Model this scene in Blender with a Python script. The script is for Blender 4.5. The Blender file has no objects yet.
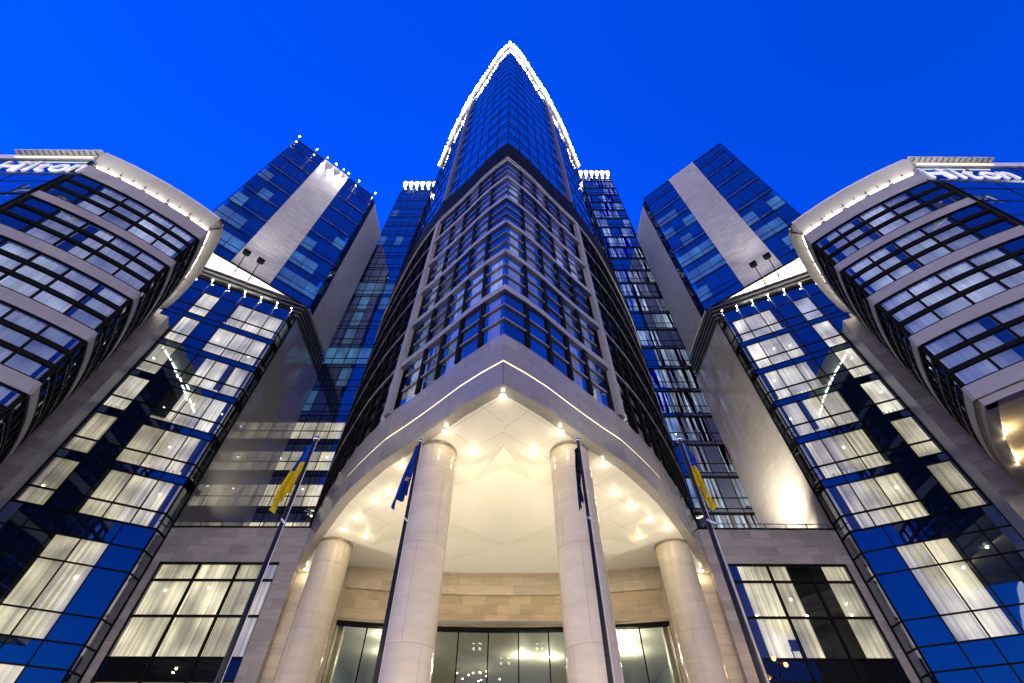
import bpy, math, random
from mathutils import Vector
random.seed(11)
scene = bpy.context.scene
COL = scene.collection
R = math.radians

# ------------------------------------------------------------------ camera
cam_data = bpy.data.cameras.new('camera')
cam_data.sensor_width = 36.0
cam_data.lens = 15.996
cam_data.clip_start = 0.05
cam_data.clip_end = 6000
cam = bpy.data.objects.new('camera', cam_data)
COL.objects.link(cam)
cam.location = (0.25, 0.0, 1.6)
cam.rotation_euler = (R(90 + 49.80), 0, R(-0.451))
scene.camera = cam

# ------------------------------------------------------------------ world: dusk sky with an added warm horizon band to light the facades
SUN_EL, SUN_ROT = R(2.0), R(180)
world = bpy.data.worlds.new('World')
scene.world = world
world.use_nodes = True
wt = world.node_tree
wt.nodes.clear()
def wn(t, **kw):
    n = wt.nodes.new(t)
    for k, v in kw.items():
        setattr(n, k, v)
    return n
sky = wn('ShaderNodeTexSky', sky_type='NISHITA', sun_disc=False)
sky.sun_elevation, sky.sun_rotation = SUN_EL, SUN_ROT
sky.ozone_density = 6.0
sky.air_density = 1.0
sky.dust_density = 0.3
tint = wn('ShaderNodeMixRGB', blend_type='MULTIPLY')
tint.inputs[0].default_value = 1.0
tint.inputs[2].default_value = (0.12, 5.7, 14.6, 1)
wt.links.new(sky.outputs[0], tint.inputs[1])
bg = wn('ShaderNodeBackground')
bg.inputs[1].default_value = 0.15
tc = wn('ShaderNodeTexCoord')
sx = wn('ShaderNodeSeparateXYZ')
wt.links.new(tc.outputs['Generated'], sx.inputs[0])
# the sky behind the camera is dimmed to calm the blue on stone and panes
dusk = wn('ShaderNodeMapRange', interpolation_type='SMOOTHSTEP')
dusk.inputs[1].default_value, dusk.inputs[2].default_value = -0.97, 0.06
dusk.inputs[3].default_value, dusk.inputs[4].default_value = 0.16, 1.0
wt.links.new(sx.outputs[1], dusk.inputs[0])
dk = wn('ShaderNodeMixRGB', blend_type='MULTIPLY')
dk.inputs[0].default_value = 1.0
wt.links.new(tint.outputs[0], dk.inputs[1])
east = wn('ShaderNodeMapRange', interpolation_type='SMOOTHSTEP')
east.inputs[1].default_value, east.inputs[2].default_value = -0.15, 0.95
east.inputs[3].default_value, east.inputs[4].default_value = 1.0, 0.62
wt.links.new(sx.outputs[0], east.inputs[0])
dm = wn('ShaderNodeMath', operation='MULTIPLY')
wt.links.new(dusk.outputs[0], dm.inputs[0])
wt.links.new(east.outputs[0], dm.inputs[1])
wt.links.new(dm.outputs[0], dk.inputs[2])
wt.links.new(dk.outputs[0], bg.inputs[0])
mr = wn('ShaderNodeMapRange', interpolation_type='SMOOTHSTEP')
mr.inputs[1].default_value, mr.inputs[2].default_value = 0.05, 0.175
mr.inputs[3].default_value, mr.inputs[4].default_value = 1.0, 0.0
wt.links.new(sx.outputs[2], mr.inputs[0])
glow = wn('ShaderNodeBackground')  # added warm fill light, low and out of view
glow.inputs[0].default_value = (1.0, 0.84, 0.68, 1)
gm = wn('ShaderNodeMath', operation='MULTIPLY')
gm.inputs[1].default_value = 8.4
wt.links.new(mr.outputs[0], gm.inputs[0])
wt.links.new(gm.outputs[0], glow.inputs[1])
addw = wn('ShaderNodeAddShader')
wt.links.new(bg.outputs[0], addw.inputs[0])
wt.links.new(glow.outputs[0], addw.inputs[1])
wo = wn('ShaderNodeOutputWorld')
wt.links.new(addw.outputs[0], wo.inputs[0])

sun_d = bpy.data.lights.new('sun', 'SUN')
sun_d.energy = 0.06
sun_d.angle = R(15)
sun_d.color = (1.0, 0.82, 0.66)
sun_o = bpy.data.objects.new('sun', sun_d)
COL.objects.link(sun_o)
sun_o.rotation_euler = (R(80), 0, R(0))

scene.view_settings.view_transform = 'Standard'
scene.view_settings.look = 'None'
scene.view_settings.exposure = 0.0
scene.view_settings.gamma = 1.0
scene.render.engine = 'CYCLES'
scene.cycles.use_denoising = True
scene.cycles.max_bounces = 7
scene.cycles.diffuse_bounces = 3
scene.cycles.glossy_bounces = 4
scene.cycles.transparent_max_bounces = 10
scene.cycles.sample_clamp_indirect = 4.0
scene.cycles.caustics_reflective = False
scene.cycles.caustics_refractive = False

# ------------------------------------------------------------------ materials
MATS = {}
def mat_new(name):
    m = bpy.data.materials.new(name)
    m.use_nodes = True
    m.node_tree.nodes.clear()
    MATS[name] = m
    nt = m.node_tree
    out = nt.nodes.new('ShaderNodeOutputMaterial')
    return m, nt, out
def nd(nt, t, **kw):
    n = nt.nodes.new(t)
    for k, v in kw.items():
        setattr(n, k, v)
    return n
def rgb(c):
    return (c[0], c[1], c[2], 1)

def m_plain(name, col, rough=0.5, metal=0.0, noise=0.12, nscale=1.5, spec=0.5, bump=0.0):
    m, nt, out = mat_new(name)
    b = nd(nt, 'ShaderNodeBsdfPrincipled')
    b.inputs['Metallic'].default_value = metal
    b.inputs['Specular IOR Level'].default_value = spec
    tcn = nd(nt, 'ShaderNodeTexCoord')
    nz = nd(nt, 'ShaderNodeTexNoise')
    nz.inputs['Scale'].default_value = nscale
    nz.inputs['Detail'].default_value = 6
    nt.links.new(tcn.outputs['Object'], nz.inputs['Vector'])
    mx = nd(nt, 'ShaderNodeMixRGB')
    mx.inputs[1].default_value = rgb([c * (1 - noise) for c in col])
    mx.inputs[2].default_value = rgb([min(1, c * (1 + noise)) for c in col])
    nt.links.new(nz.outputs[0], mx.inputs[0])
    nt.links.new(mx.outputs[0], b.inputs['Base Color'])
    rm = nd(nt, 'ShaderNodeMapRange')
    rm.inputs[3].default_value = rough * 0.8
    rm.inputs[4].default_value = min(1, rough * 1.25)
    nt.links.new(nz.outputs[0], rm.inputs[0])
    nt.links.new(rm.outputs[0], b.inputs['Roughness'])
    nt.links.new(b.outputs[0], out.inputs[0])
    return m

def m_stone(name, col, bw=1.2, bh=0.6, rough=0.45, var=0.16, joint=0.55, vein=0.15, off=0.5, mortar=0.006, spec=0.5):
    """stone slabs laid in courses: joints follow the facade's own metres (UV)"""
    m, nt, out = mat_new(name)
    b = nd(nt, 'ShaderNodeBsdfPrincipled')
    b.inputs['Specular IOR Level'].default_value = spec
    uv = nd(nt, 'ShaderNodeUVMap')
    br = nd(nt, 'ShaderNodeTexBrick')
    br.offset = off
    br.inputs['Scale'].default_value = 1.0
    br.inputs['Brick Width'].default_value = bw
    br.inputs['Row Height'].default_value = bh
    br.inputs['Mortar Size'].default_value = mortar
    br.inputs['Mortar Smooth'].default_value = 0.1
    br.inputs['Bias'].default_value = 0.0
    br.inputs['Color1'].default_value = rgb([c * (1 - var) for c in col])
    br.inputs['Color2'].default_value = rgb([min(1, c * (1 + var)) for c in col])
    br.inputs['Mortar'].default_value = rgb([c * joint for c in col])
    nt.links.new(uv.outputs[0], br.inputs['Vector'])
    tcn = nd(nt, 'ShaderNodeTexCoord')
    mp = nd(nt, 'ShaderNodeMapping')
    mp.inputs['Scale'].default_value = (0.7, 0.7, 2.6)
    nt.links.new(tcn.outputs['Object'], mp.inputs[0])
    nz = nd(nt, 'ShaderNodeTexNoise')
    nz.inputs['Scale'].default_value = 0.9
    nz.inputs['Detail'].default_value = 9
    nz.inputs['Roughness'].default_value = 0.62
    nz.inputs['Distortion'].default_value = 0.8
    nt.links.new(mp.outputs[0], nz.inputs['Vector'])
    mr_ = nd(nt, 'ShaderNodeMapRange')
    mr_.inputs[1].default_value, mr_.inputs[2].default_value = 0.3, 0.7
    mr_.inputs[3].default_value, mr_.inputs[4].default_value = 1 - vein, 1 + vein
    nt.links.new(nz.outputs[0], mr_.inputs[0])
    mu = nd(nt, 'ShaderNodeMixRGB', blend_type='MULTIPLY')
    mu.inputs[0].default_value = 1
    nt.links.new(br.outputs[0], mu.inputs[1])
    nt.links.new(mr_.outputs[0], mu.inputs[2])
    nt.links.new(mu.outputs[0], b.inputs['Base Color'])
    rr = nd(nt, 'ShaderNodeMapRange')
    rr.inputs[3].default_value, rr.inputs[4].default_value = rough * 0.75, min(1, rough * 1.3)
    nt.links.new(nz.outputs[0], rr.inputs[0])
    nt.links.new(rr.outputs[0], b.inputs['Roughness'])
    bp_ = nd(nt, 'ShaderNodeBump')
    bp_.inputs['Strength'].default_value = 0.25
    bp_.inputs['Distance'].default_value = 0.01
    inv = nd(nt, 'ShaderNodeMath', operation='SUBTRACT')
    inv.inputs[0].default_value = 1
    nt.links.new(br.outputs['Fac'], inv.inputs[1])
    nt.links.new(inv.outputs[0], bp_.inputs['Height'])
    nt.links.new(bp_.outputs[0], b.inputs['Normal'])
    nt.links.new(b.outputs[0], out.inputs[0])
    return m

def m_glass(name, refl=0.22, tintc=(0.78, 0.82, 0.84), gcol=(0.85, 0.92, 1.0), rough=0.015, opaque=None, wave=0.0):
    m, nt, out = mat_new(name)
    fr = nd(nt, 'ShaderNodeFresnel')
    ge = nd(nt, 'ShaderNodeNewGeometry')
    im = nd(nt, 'ShaderNodeMath', operation='MULTIPLY_ADD')
    im.inputs[1].default_value, im.inputs[2].default_value = 1 / 1.5 - 1.5, 1.5
    nt.links.new(ge.outputs['Backfacing'], im.inputs[0])
    nt.links.new(im.outputs[0], fr.inputs['IOR'])
    ad = nd(nt, 'ShaderNodeMath', operation='ADD', use_clamp=True)
    ad.inputs[1].default_value = refl
    nt.links.new(fr.outputs[0], ad.inputs[0])
    g = nd(nt, 'ShaderNodeBsdfGlossy')
    g.inputs['Color'].default_value = rgb(gcol)
    g.inputs['Roughness'].default_value = rough
    if wave:
        tcn = nd(nt, 'ShaderNodeTexCoord')
        nz = nd(nt, 'ShaderNodeTexNoise')
        nz.inputs['Scale'].default_value = 0.55
        nz.inputs['Detail'].default_value = 1
        nt.links.new(tcn.outputs['Object'], nz.inputs['Vector'])
        bp_ = nd(nt, 'ShaderNodeBump')
        bp_.inputs['Strength'].default_value = wave
        bp_.inputs['Distance'].default_value = 0.05
        nt.links.new(nz.outputs[0], bp_.inputs['Height'])
        nt.links.new(bp_.outputs[0], g.inputs['Normal'])
    if opaque:
        t = nd(nt, 'ShaderNodeBsdfDiffuse')
        t.inputs['Color'].default_value = rgb(opaque)
    else:
        t = nd(nt, 'ShaderNodeBsdfTransparent')
        t.inputs['Color'].default_value = rgb(tintc)
    mx = nd(nt, 'ShaderNodeMixShader')
    nt.links.new(ad.outputs[0], mx.inputs[0])
    nt.links.new(t.outputs[0], mx.inputs[1])
    nt.links.new(g.outputs[0], mx.inputs[2])
    nt.links.new(mx.outputs[0], out.inputs[0])
    return m

def m_emit(name, col, strength):
    m, nt, out = mat_new(name)
    e = nd(nt, 'ShaderNodeEmission')
    e.inputs[0].default_value = rgb(col)
    e.inputs[1].default_value = strength
    nt.links.new(e.outputs[0], out.inputs[0])
    return m

def m_curtain(name, col, strength, fold=6.0, lo=0.35, spread=0.5):
    """room light put into a pleated curtain as its own glow: the cloth's density varies from pleat to pleat"""
    m, nt, out = mat_new(name)
    uv = nd(nt, 'ShaderNodeUVMap')
    mp = nd(nt, 'ShaderNodeMapping')
    mp.inputs['Scale'].default_value = (fold, 0.05, 1)
    nt.links.new(uv.outputs[0], mp.inputs[0])
    oi = nd(nt, 'ShaderNodeObjectInfo')
    cx = nd(nt, 'ShaderNodeCombineXYZ')
    mulr = nd(nt, 'ShaderNodeMath', operation='MULTIPLY')
    mulr.inputs[1].default_value = 57.0
    nt.links.new(oi.outputs['Random'], mulr.inputs[0])
    nt.links.new(mulr.outputs[0], cx.inputs[1])
    nt.links.new(cx.outputs[0], mp.inputs['Location'])
    nz = nd(nt, 'ShaderNodeTexNoise')
    nz.inputs['Scale'].default_value = 1.0
    nz.inputs['Detail'].default_value = 4
    nz.inputs['Roughness'].default_value = 0.75
    nt.links.new(mp.outputs[0], nz.inputs['Vector'])
    r1 = nd(nt, 'ShaderNodeMapRange')
    r1.inputs[1].default_value, r1.inputs[2].default_value = 0.32, 0.68
    r1.inputs[3].default_value, r1.inputs[4].default_value = lo, 1.0
    nt.links.new(nz.outputs[0], r1.inputs[0])
    # large soft pools of lamplight put into the glow by noise
    n2 = nd(nt, 'ShaderNodeTexNoise')
    n2.inputs['Scale'].default_value = 0.55
    n2.inputs['Detail'].default_value = 1
    ad3 = nd(nt, 'ShaderNodeVectorMath', operation='ADD')
    nt.links.new(uv.outputs[0], ad3.inputs[0])
    nt.links.new(cx.outputs[0], ad3.inputs[1])
    nt.links.new(ad3.outputs[0], n2.inputs['Vector'])
    r2 = nd(nt, 'ShaderNodeMapRange')
    r2.inputs[1].default_value, r2.inputs[2].default_value = 0.3, 0.7
    r2.inputs[3].default_value, r2.inputs[4].default_value = 1 - spread, 1 + spread
    nt.links.new(n2.outputs[0], r2.inputs[0])
    mm = nd(nt, 'ShaderNodeMath', operation='MULTIPLY')
    nt.links.new(r1.outputs[0], mm.inputs[0])
    nt.links.new(r2.outputs[0], mm.inputs[1])
    r3 = nd(nt, 'ShaderNodeMapRange')
    r3.inputs[3].default_value, r3.inputs[4].default_value = strength * 0.45, strength * 1.35
    nt.links.new(oi.outputs['Random'], r3.inputs[0])
    m2 = nd(nt, 'ShaderNodeMath', operation='MULTIPLY')
    nt.links.new(mm.outputs[0], m2.inputs[0])
    nt.links.new(r3.outputs[0], m2.inputs[1])
    e = nd(nt, 'ShaderNodeEmission')
    e.inputs[0].default_value = rgb(col)
    nt.links.new(m2.outputs[0], e.inputs[1])
    d = nd(nt, 'ShaderNodeBsdfDiffuse')
    d.inputs[0].default_value = (0.5, 0.48, 0.44, 1)
    a = nd(nt, 'ShaderNodeAddShader')
    nt.links.new(e.outputs[0], a.inputs[0])
    nt.links.new(d.outputs[0], a.inputs[1])
    nt.links.new(a.outputs[0], out.inputs[0])
    return m

m_stone('podium_stone', (0.35, 0.32, 0.29), 1.3, 0.52, 0.45)
m_stone('pier_stone', (0.34, 0.31, 0.28), 0.95, 0.62, 0.5, var=0.2)
m_stone('drum_stone', (0.33, 0.315, 0.315), 2.4, 3.0, 0.4, var=0.05, vein=0.08)
m_stone('cream_stone', (0.56, 0.46, 0.32), 1.3, 0.52, 0.4, var=0.12)
m_stone('tan_stone', (0.48, 0.37, 0.22), 1.35, 0.52, 0.4, var=0.16)
m_stone('column_stone', (0.62, 0.54, 0.41), 1.31, 3.1, 0.12, var=0.04, vein=0.10, joint=0.55, mortar=0.007)
m_stone('fascia_stone', (0.31, 0.285, 0.27), 1.5, 4.0, 0.16, var=0.10, vein=0.12)
m_stone('band_stone', (0.33, 0.325, 0.345), 1.4, 3.0, 0.4, var=0.06, vein=0.08)
m_stone('block_stone', (0.43, 0.42, 0.41), 1.45, 1.85, 0.35, var=0.06, vein=0.22, joint=0.6)
m_stone('dark_polished_stone', (0.10, 0.10, 0.105), 1.5, 1.8, 0.05, var=0.12, vein=0.15, joint=0.7, spec=0.9)
m_stone('pale_polished_stone', (0.40, 0.37, 0.33), 1.5, 1.8, 0.08, var=0.06, vein=0.12, joint=0.75, spec=0.9)
m_stone('ceiling_slab', (0.76, 0.72, 0.63), 2.0, 1.6, 0.4, var=0.03, vein=0.05, joint=0.55, off=0.0, mortar=0.012)
m_stone('plaza_paving', (0.36, 0.34, 0.31), 1.2, 0.6, 0.55, var=0.15)
m_plain('plaster', (0.78, 0.75, 0.66), 0.6, noise=0.03)
m_plain('black_metal', (0.008, 0.008, 0.008), 0.55, noise=0.2, spec=0.05)
m_plain('dark_panel', (0.018, 0.019, 0.022), 0.18, noise=0.3, nscale=0.4)
m_plain('louvre_metal', (0.09, 0.09, 0.09), 0.35, 0.2, noise=0.1)
m_plain('grey_metal', (0.30, 0.30, 0.31), 0.3, 0.6, noise=0.1)
m_plain('steel', (0.55, 0.55, 0.56), 0.25, 1.0, noise=0.1)
m_plain('sunshade_metal', (0.46, 0.40, 0.31), 0.3, 0.5, noise=0.12)
m_plain('white_panel', (0.72, 0.70, 0.66), 0.35, noise=0.05)
m_plain('rim_panel', (0.50, 0.49, 0.47), 0.3, noise=0.08)
m_plain('gold_trim', (0.55, 0.38, 0.16), 0.3, 0.7, noise=0.1)
m_plain('interior_dark', (0.02, 0.021, 0.024), 0.8, noise=0.3)  # near-black colour stands in for the shade of unlit rooms
m_plain('interior_teal', (0.05, 0.08, 0.10), 0.8, noise=0.3)
m_plain('pole_metal', (0.014, 0.014, 0.015), 0.4, 0.0, noise=0.1, spec=0.25)
m_plain('chair_fabric', (0.05, 0.05, 0.05), 0.8)
m_plain('sign_white', (0.80, 0.80, 0.80), 0.4, noise=0.02)
m_plain('lobby_green', (0.34, 0.37, 0.32), 0.6, noise=0.1, nscale=0.5)
m_plain('roof_grey', (0.1, 0.1, 0.1), 0.8)
m_glass('clear_glass', 0.19, wave=0.15)
m_glass('coated_glass', 0.24, tintc=(0.5, 0.56, 0.62), wave=0.12)
m_glass('coated_blue', 0.34, tintc=(0.5, 0.58, 0.66), wave=0.12)
m_glass('blue_panel_glass', 0.30, gcol=(0.62, 0.85, 1.0), opaque=(0.004, 0.010, 0.04), wave=0.1)
m_glass('tower_glass', 0.34, gcol=(0.9, 0.95, 1.0), opaque=(0.004, 0.012, 0.05), wave=0.1)
m_glass('mirror_stone', 0.15, gcol=(0.95, 0.95, 0.95), opaque=(0.27, 0.262, 0.25), rough=0.03, wave=0.06)
m_glass('dark_glass', 0.05, opaque=(0.006, 0.007, 0.009), wave=0.1)
m_glass('lobby_glass', 0.0, tintc=(0.74, 0.80, 0.74))
WARM, NEUT, COOL = (1.0, 0.86, 0.56), (1.0, 0.90, 0.72), (0.86, 0.86, 1.0)
m_curtain('curtain_warm', WARM, 1.35, lo=0.18)
m_curtain('curtain_neutral', NEUT, 1.35, lo=0.18)
m_curtain('curtain_cool', COOL, 0.85, lo=0.45)
m_curtain('curtain_dim', (1.0, 0.9, 0.72), 0.30)
m_curtain('curtain_ice', (0.72, 0.88, 1.0), 1.9, lo=-0.7, fold=2.6)
m_curtain('room_teal', (0.08, 0.42, 0.80), 0.75, fold=0.6, lo=0.15)
m_curtain('room_warm_dim', (1.0, 0.85, 0.5), 1.0, fold=3)
m_emit('lamp_white', (1.0, 0.93, 0.82), 60)
m_emit('lamp_crown', (1.0, 0.95, 0.88), 22)
m_emit('lamp_warm', (1.0, 0.84, 0.55), 22)
m_emit('lamp_yellow', (1.0, 0.74, 0.36), 14)
m_emit('lamp_orange', (1.0, 0.45, 0.08), 7)
m_emit('strip_warm', (1.0, 0.84, 0.58), 1.9)
m_emit('strip_cornice', (1.0, 0.90, 0.70), 16.0)
m_emit('room_lamp', (1.0, 0.9, 0.7), 1.1)
m_emit('room_lamp_bright', (1.0, 0.92, 0.75), 9.0)
m_emit('cyan_lamp', (0.6, 0.9, 1.0), 4.0)

# ------------------------------------------------------------------ geometry helpers
class Flat:
    """facade plane: s runs along it, o stands out of it, z is height. m = -1 mirrors it to the other wing"""
    def __init__(self, origin, d, out, m=1):
        self.o0, self.d, self.n, self.m = origin, d, out, m
    def P(self, s, o, z):
        return Vector((self.m * (self.o0[0] + s * self.d[0] + o * self.n[0]), self.o0[1] + s * self.d[1] + o * self.n[1], z))
    def cuts(self, s0, s1):
        return [s0, s1]
class Curve:
    def __init__(self, pts, m=1, miter=False, flip=False):
        self.m = m
        self.pts = [Vector((p[0], p[1])) for p in pts]
        self.S = [0.0]
        for a, b in zip(self.pts, self.pts[1:]):
            self.S.append(self.S[-1] + (b - a).length)
        seg = []
        for a, b in zip(self.pts, self.pts[1:]):
            t = (b - a).normalized()
            n = Vector((-t.y, t.x)) if not flip else Vector((t.y, -t.x))
            seg.append(n)
        self.N = []
        for i in range(len(self.pts)):
            if i == 0:
                n = seg[0].copy()
            elif i == len(self.pts) - 1:
                n = seg[-1].copy()
            else:
                n = (seg[i - 1] + seg[i]).normalized()
            self.N.append(n)
        self.L = self.S[-1]
        self.miter = miter
        if miter:       # the first vertex sits on the axis of symmetry: mitre it
            n = seg[0]
            p1 = self.pts[0] + (self.pts[1] - self.pts[0]).normalized() * 0.002
            self.pts.insert(1, p1)
            self.N.insert(1, n.copy())
            self.N[0] = Vector((0, -1.0 / abs(n.y)))
            self.S.insert(1, 0.002)
    def P(self, s, o, z):
        S = self.S
        if s <= 0:
            i, t = 0, 0.0
            if s < 0:
                i, t = 0, s / (S[1] - S[0])
        elif s >= S[-1]:
            i = len(S) - 2
            t = (s - S[i]) / (S[i + 1] - S[i])
        else:
            i = 0
            while S[i + 1] < s:
                i += 1
            t = (s - S[i]) / (S[i + 1] - S[i])
        p = self.pts[i].lerp(self.pts[i + 1], t) if 0 <= t <= 1 else self.pts[i] + (self.pts[i + 1] - self.pts[i]) * t
        tt = min(1, max(0, t))
        n = self.N[i].lerp(self.N[i + 1], tt)
        if self.miter and o < 0 and p.x + n.x * o > -1e-6:
            return Vector((0, self.pts[0].y + self.N[0].y * o, z))
        return Vector((self.m * (p.x + n.x * o), p.y + n.y * o, z))
    def cuts(self, s0, s1):
        c = [s0] + [s for s in self.S if s0 + 1e-4 < s < s1 - 1e-4] + [s1]
        return c

class MB:
    def __init__(self):
        self.v, self.f, self.uv, self.sm = [], [], [], []
    def face(self, pts, uvs=None, smooth=False):
        i = len(self.v)
        self.v += [Vector(p) for p in pts]
        self.f.append(list(range(i, i + len(pts))))
        self.uv += (uvs or [(0, 0)] * len(pts))
        self.sm.append(smooth)
    def sheet(self, S, s0, s1, z0, z1, o=0.0, j=None):
        c = S.cuts(s0, s1)
        for a, b in zip(c, c[1:]):
            oo = [o, o, o, o]
            if j:
                oo = [o + random.uniform(-j, j) for _ in range(4)]
            self.face([S.P(a, oo[0], z0), S.P(b, oo[1], z0), S.P(b, oo[2], z1), S.P(a, oo[3], z1)], [(a, z0), (b, z0), (b, z1), (a, z1)])
    def box(self, S, s0, s1, o0, o1, z0, z1):
        c = S.cuts(s0, s1)
        for a, b in zip(c, c[1:]):
            P = S.P
            self.face([P(a, o1, z0), P(b, o1, z0), P(b, o1, z1), P(a, o1, z1)], [(a, z0), (b, z0), (b, z1), (a, z1)])
            self.face([P(b, o0, z0), P(a, o0, z0), P(a, o0, z1), P(b, o0, z1)], [(b, z0), (a, z0), (a, z1), (b, z1)])
            self.face([P(a, o0, z0), P(b, o0, z0), P(b, o1, z0), P(a, o1, z0)], [(a, o0), (b, o0), (b, o1), (a, o1)])
            self.face([P(a, o1, z1), P(b, o1, z1), P(b, o0, z1), P(a, o0, z1)], [(a, o1), (b, o1), (b, o0), (a, o0)])
        for s in (s0, s1):
            P = S.P
            self.face([P(s, o0, z0), P(s, o1, z0), P(s, o1, z1), P(s, o0, z1)], [(o0, z0), (o1, z0), (o1, z1), (o0, z1)])
    def poly(self, pts2, z, uvs=None):
        self.face([(p[0], p[1], z) for p in pts2], [(p[0], p[1]) for p in pts2])
    def tube(self, p0, p1, r0, r1=None, n=12, caps=True):
        p0, p1 = Vector(p0), Vector(p1)
        r1 = r0 if r1 is None else r1
        d = (p1 - p0)
        L = d.length
        d.normalize()
        a = d.orthogonal().normalized()
        b = d.cross(a)
        ring = lambda p, r: [p + (a * math.cos(2 * math.pi * k / n) + b * math.sin(2 * math.pi * k / n)) * r for k in range(n)]
        A, B = ring(p0, r0), ring(p1, r1)
        for k in range(n):
            k2 = (k + 1) % n
            u0, u1 = 2 * math.pi * k / n * r0, 2 * math.pi * (k + 1) / n * r0
            self.face([A[k], A[k2], B[k2], B[k]], [(u0, p0.z), (u1, p0.z), (u1, p1.z), (u0, p1.z)], True)
        if caps:
            self.face(A[::-1])
            self.face(B)
    def ball(self, c, r, n=10, m=6, squash=1.0):
        c = Vector(c)
        pt = lambda i, k: c + Vector((math.sin(math.pi * i / m) * math.cos(2 * math.pi * k / n) * r, math.sin(math.pi * i / m) * math.sin(2 * math.pi * k / n) * r, math.cos(math.pi * i / m) * r * squash))
        for i in range(m):
            for k in range(n):
                if i == 0:
                    self.face([pt(0, 0), pt(1, k), pt(1, k + 1)], None, True)
                elif i == m - 1:
                    self.face([pt(i, k), pt(m, 0), pt(i, k + 1)], None, True)
                else:
                    self.face([pt(i, k), pt(i + 1, k), pt(i + 1, k + 1), pt(i, k + 1)], None, True)
    def build(self, name, mat, parent=None):
        off = Vector((0, 0, 0))
        r = parent
        while r is not None:
            off = off + Vector(r.location)
            r = r.parent
        # weld points so that shading is continuous
        key, idx, verts = {}, [], []
        for p in self.v:
            k = (round(p.x, 4), round(p.y, 4), round(p.z, 4))
            if k not in key:
                key[k] = len(verts)
                verts.append(p - off)
            idx.append(key[k])
        faces, uvs, sm, li = [], [], [], 0
        for f, s in zip(self.f, self.sm):
            g = [idx[i] for i in f]
            u = self.uv[li:li + len(f)]
            li += len(f)
            gg, uu = [], []
            for a, b in zip(g, u):
                if a not in gg:
                    gg.append(a)
                    uu.append(b)
            if len(gg) < 3:
                continue
            faces.append(gg)
            uvs += uu
            sm.append(s)
        me = bpy.data.meshes.new(name)
        me.from_pydata([tuple(v) for v in verts], [], faces)
        me.materials.append(MATS[mat])
        uvl = me.uv_layers.new(name='UVMap')
        if len(uvl.data) == len(uvs):
            for i, u in enumerate(uvs):
                uvl.data[i].uv = u
        for p, s in zip(me.polygons, sm):
            p.use_smooth = s
        me.update()
        o = bpy.data.objects.new(name, me)
        COL.objects.link(o)
        o.parent = parent
        return o

def tag(o, label=None, cat=None, group=None, kind=None):
    if label: o['label'] = label
    if cat: o['category'] = cat
    if group: o['group'] = group
    if kind: o['kind'] = kind
    return o
def thing(name, loc, label, cat, group=None):
    o = bpy.data.objects.new(name, None)
    o.empty_display_size = 0.5
    COL.objects.link(o)
    o.location = loc
    return tag(o, label, cat, group)
def lamp(kind, loc, parent, energy, col=(1.0, 0.85, 0.62), r=0.08, target=None, angle=60, blend=0.6):
    d = bpy.data.lights.new('lamp_light', kind)
    d.energy = energy
    d.color = col
    d.shadow_soft_size = r
    o = bpy.data.objects.new('lamp_light', d)
    COL.objects.link(o)
    off = Vector((0, 0, 0))
    q = parent
    while q is not None:
        off += Vector(q.location)
        q = q.parent
    o.location = Vector(loc) - off
    o.parent = parent
    if kind == 'SPOT':
        d.spot_size = R(angle)
        d.spot_blend = blend
        o.rotation_euler = (Vector(target) - Vector(loc)).to_track_quat('-Z', 'Y').to_euler()
    return o

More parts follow.
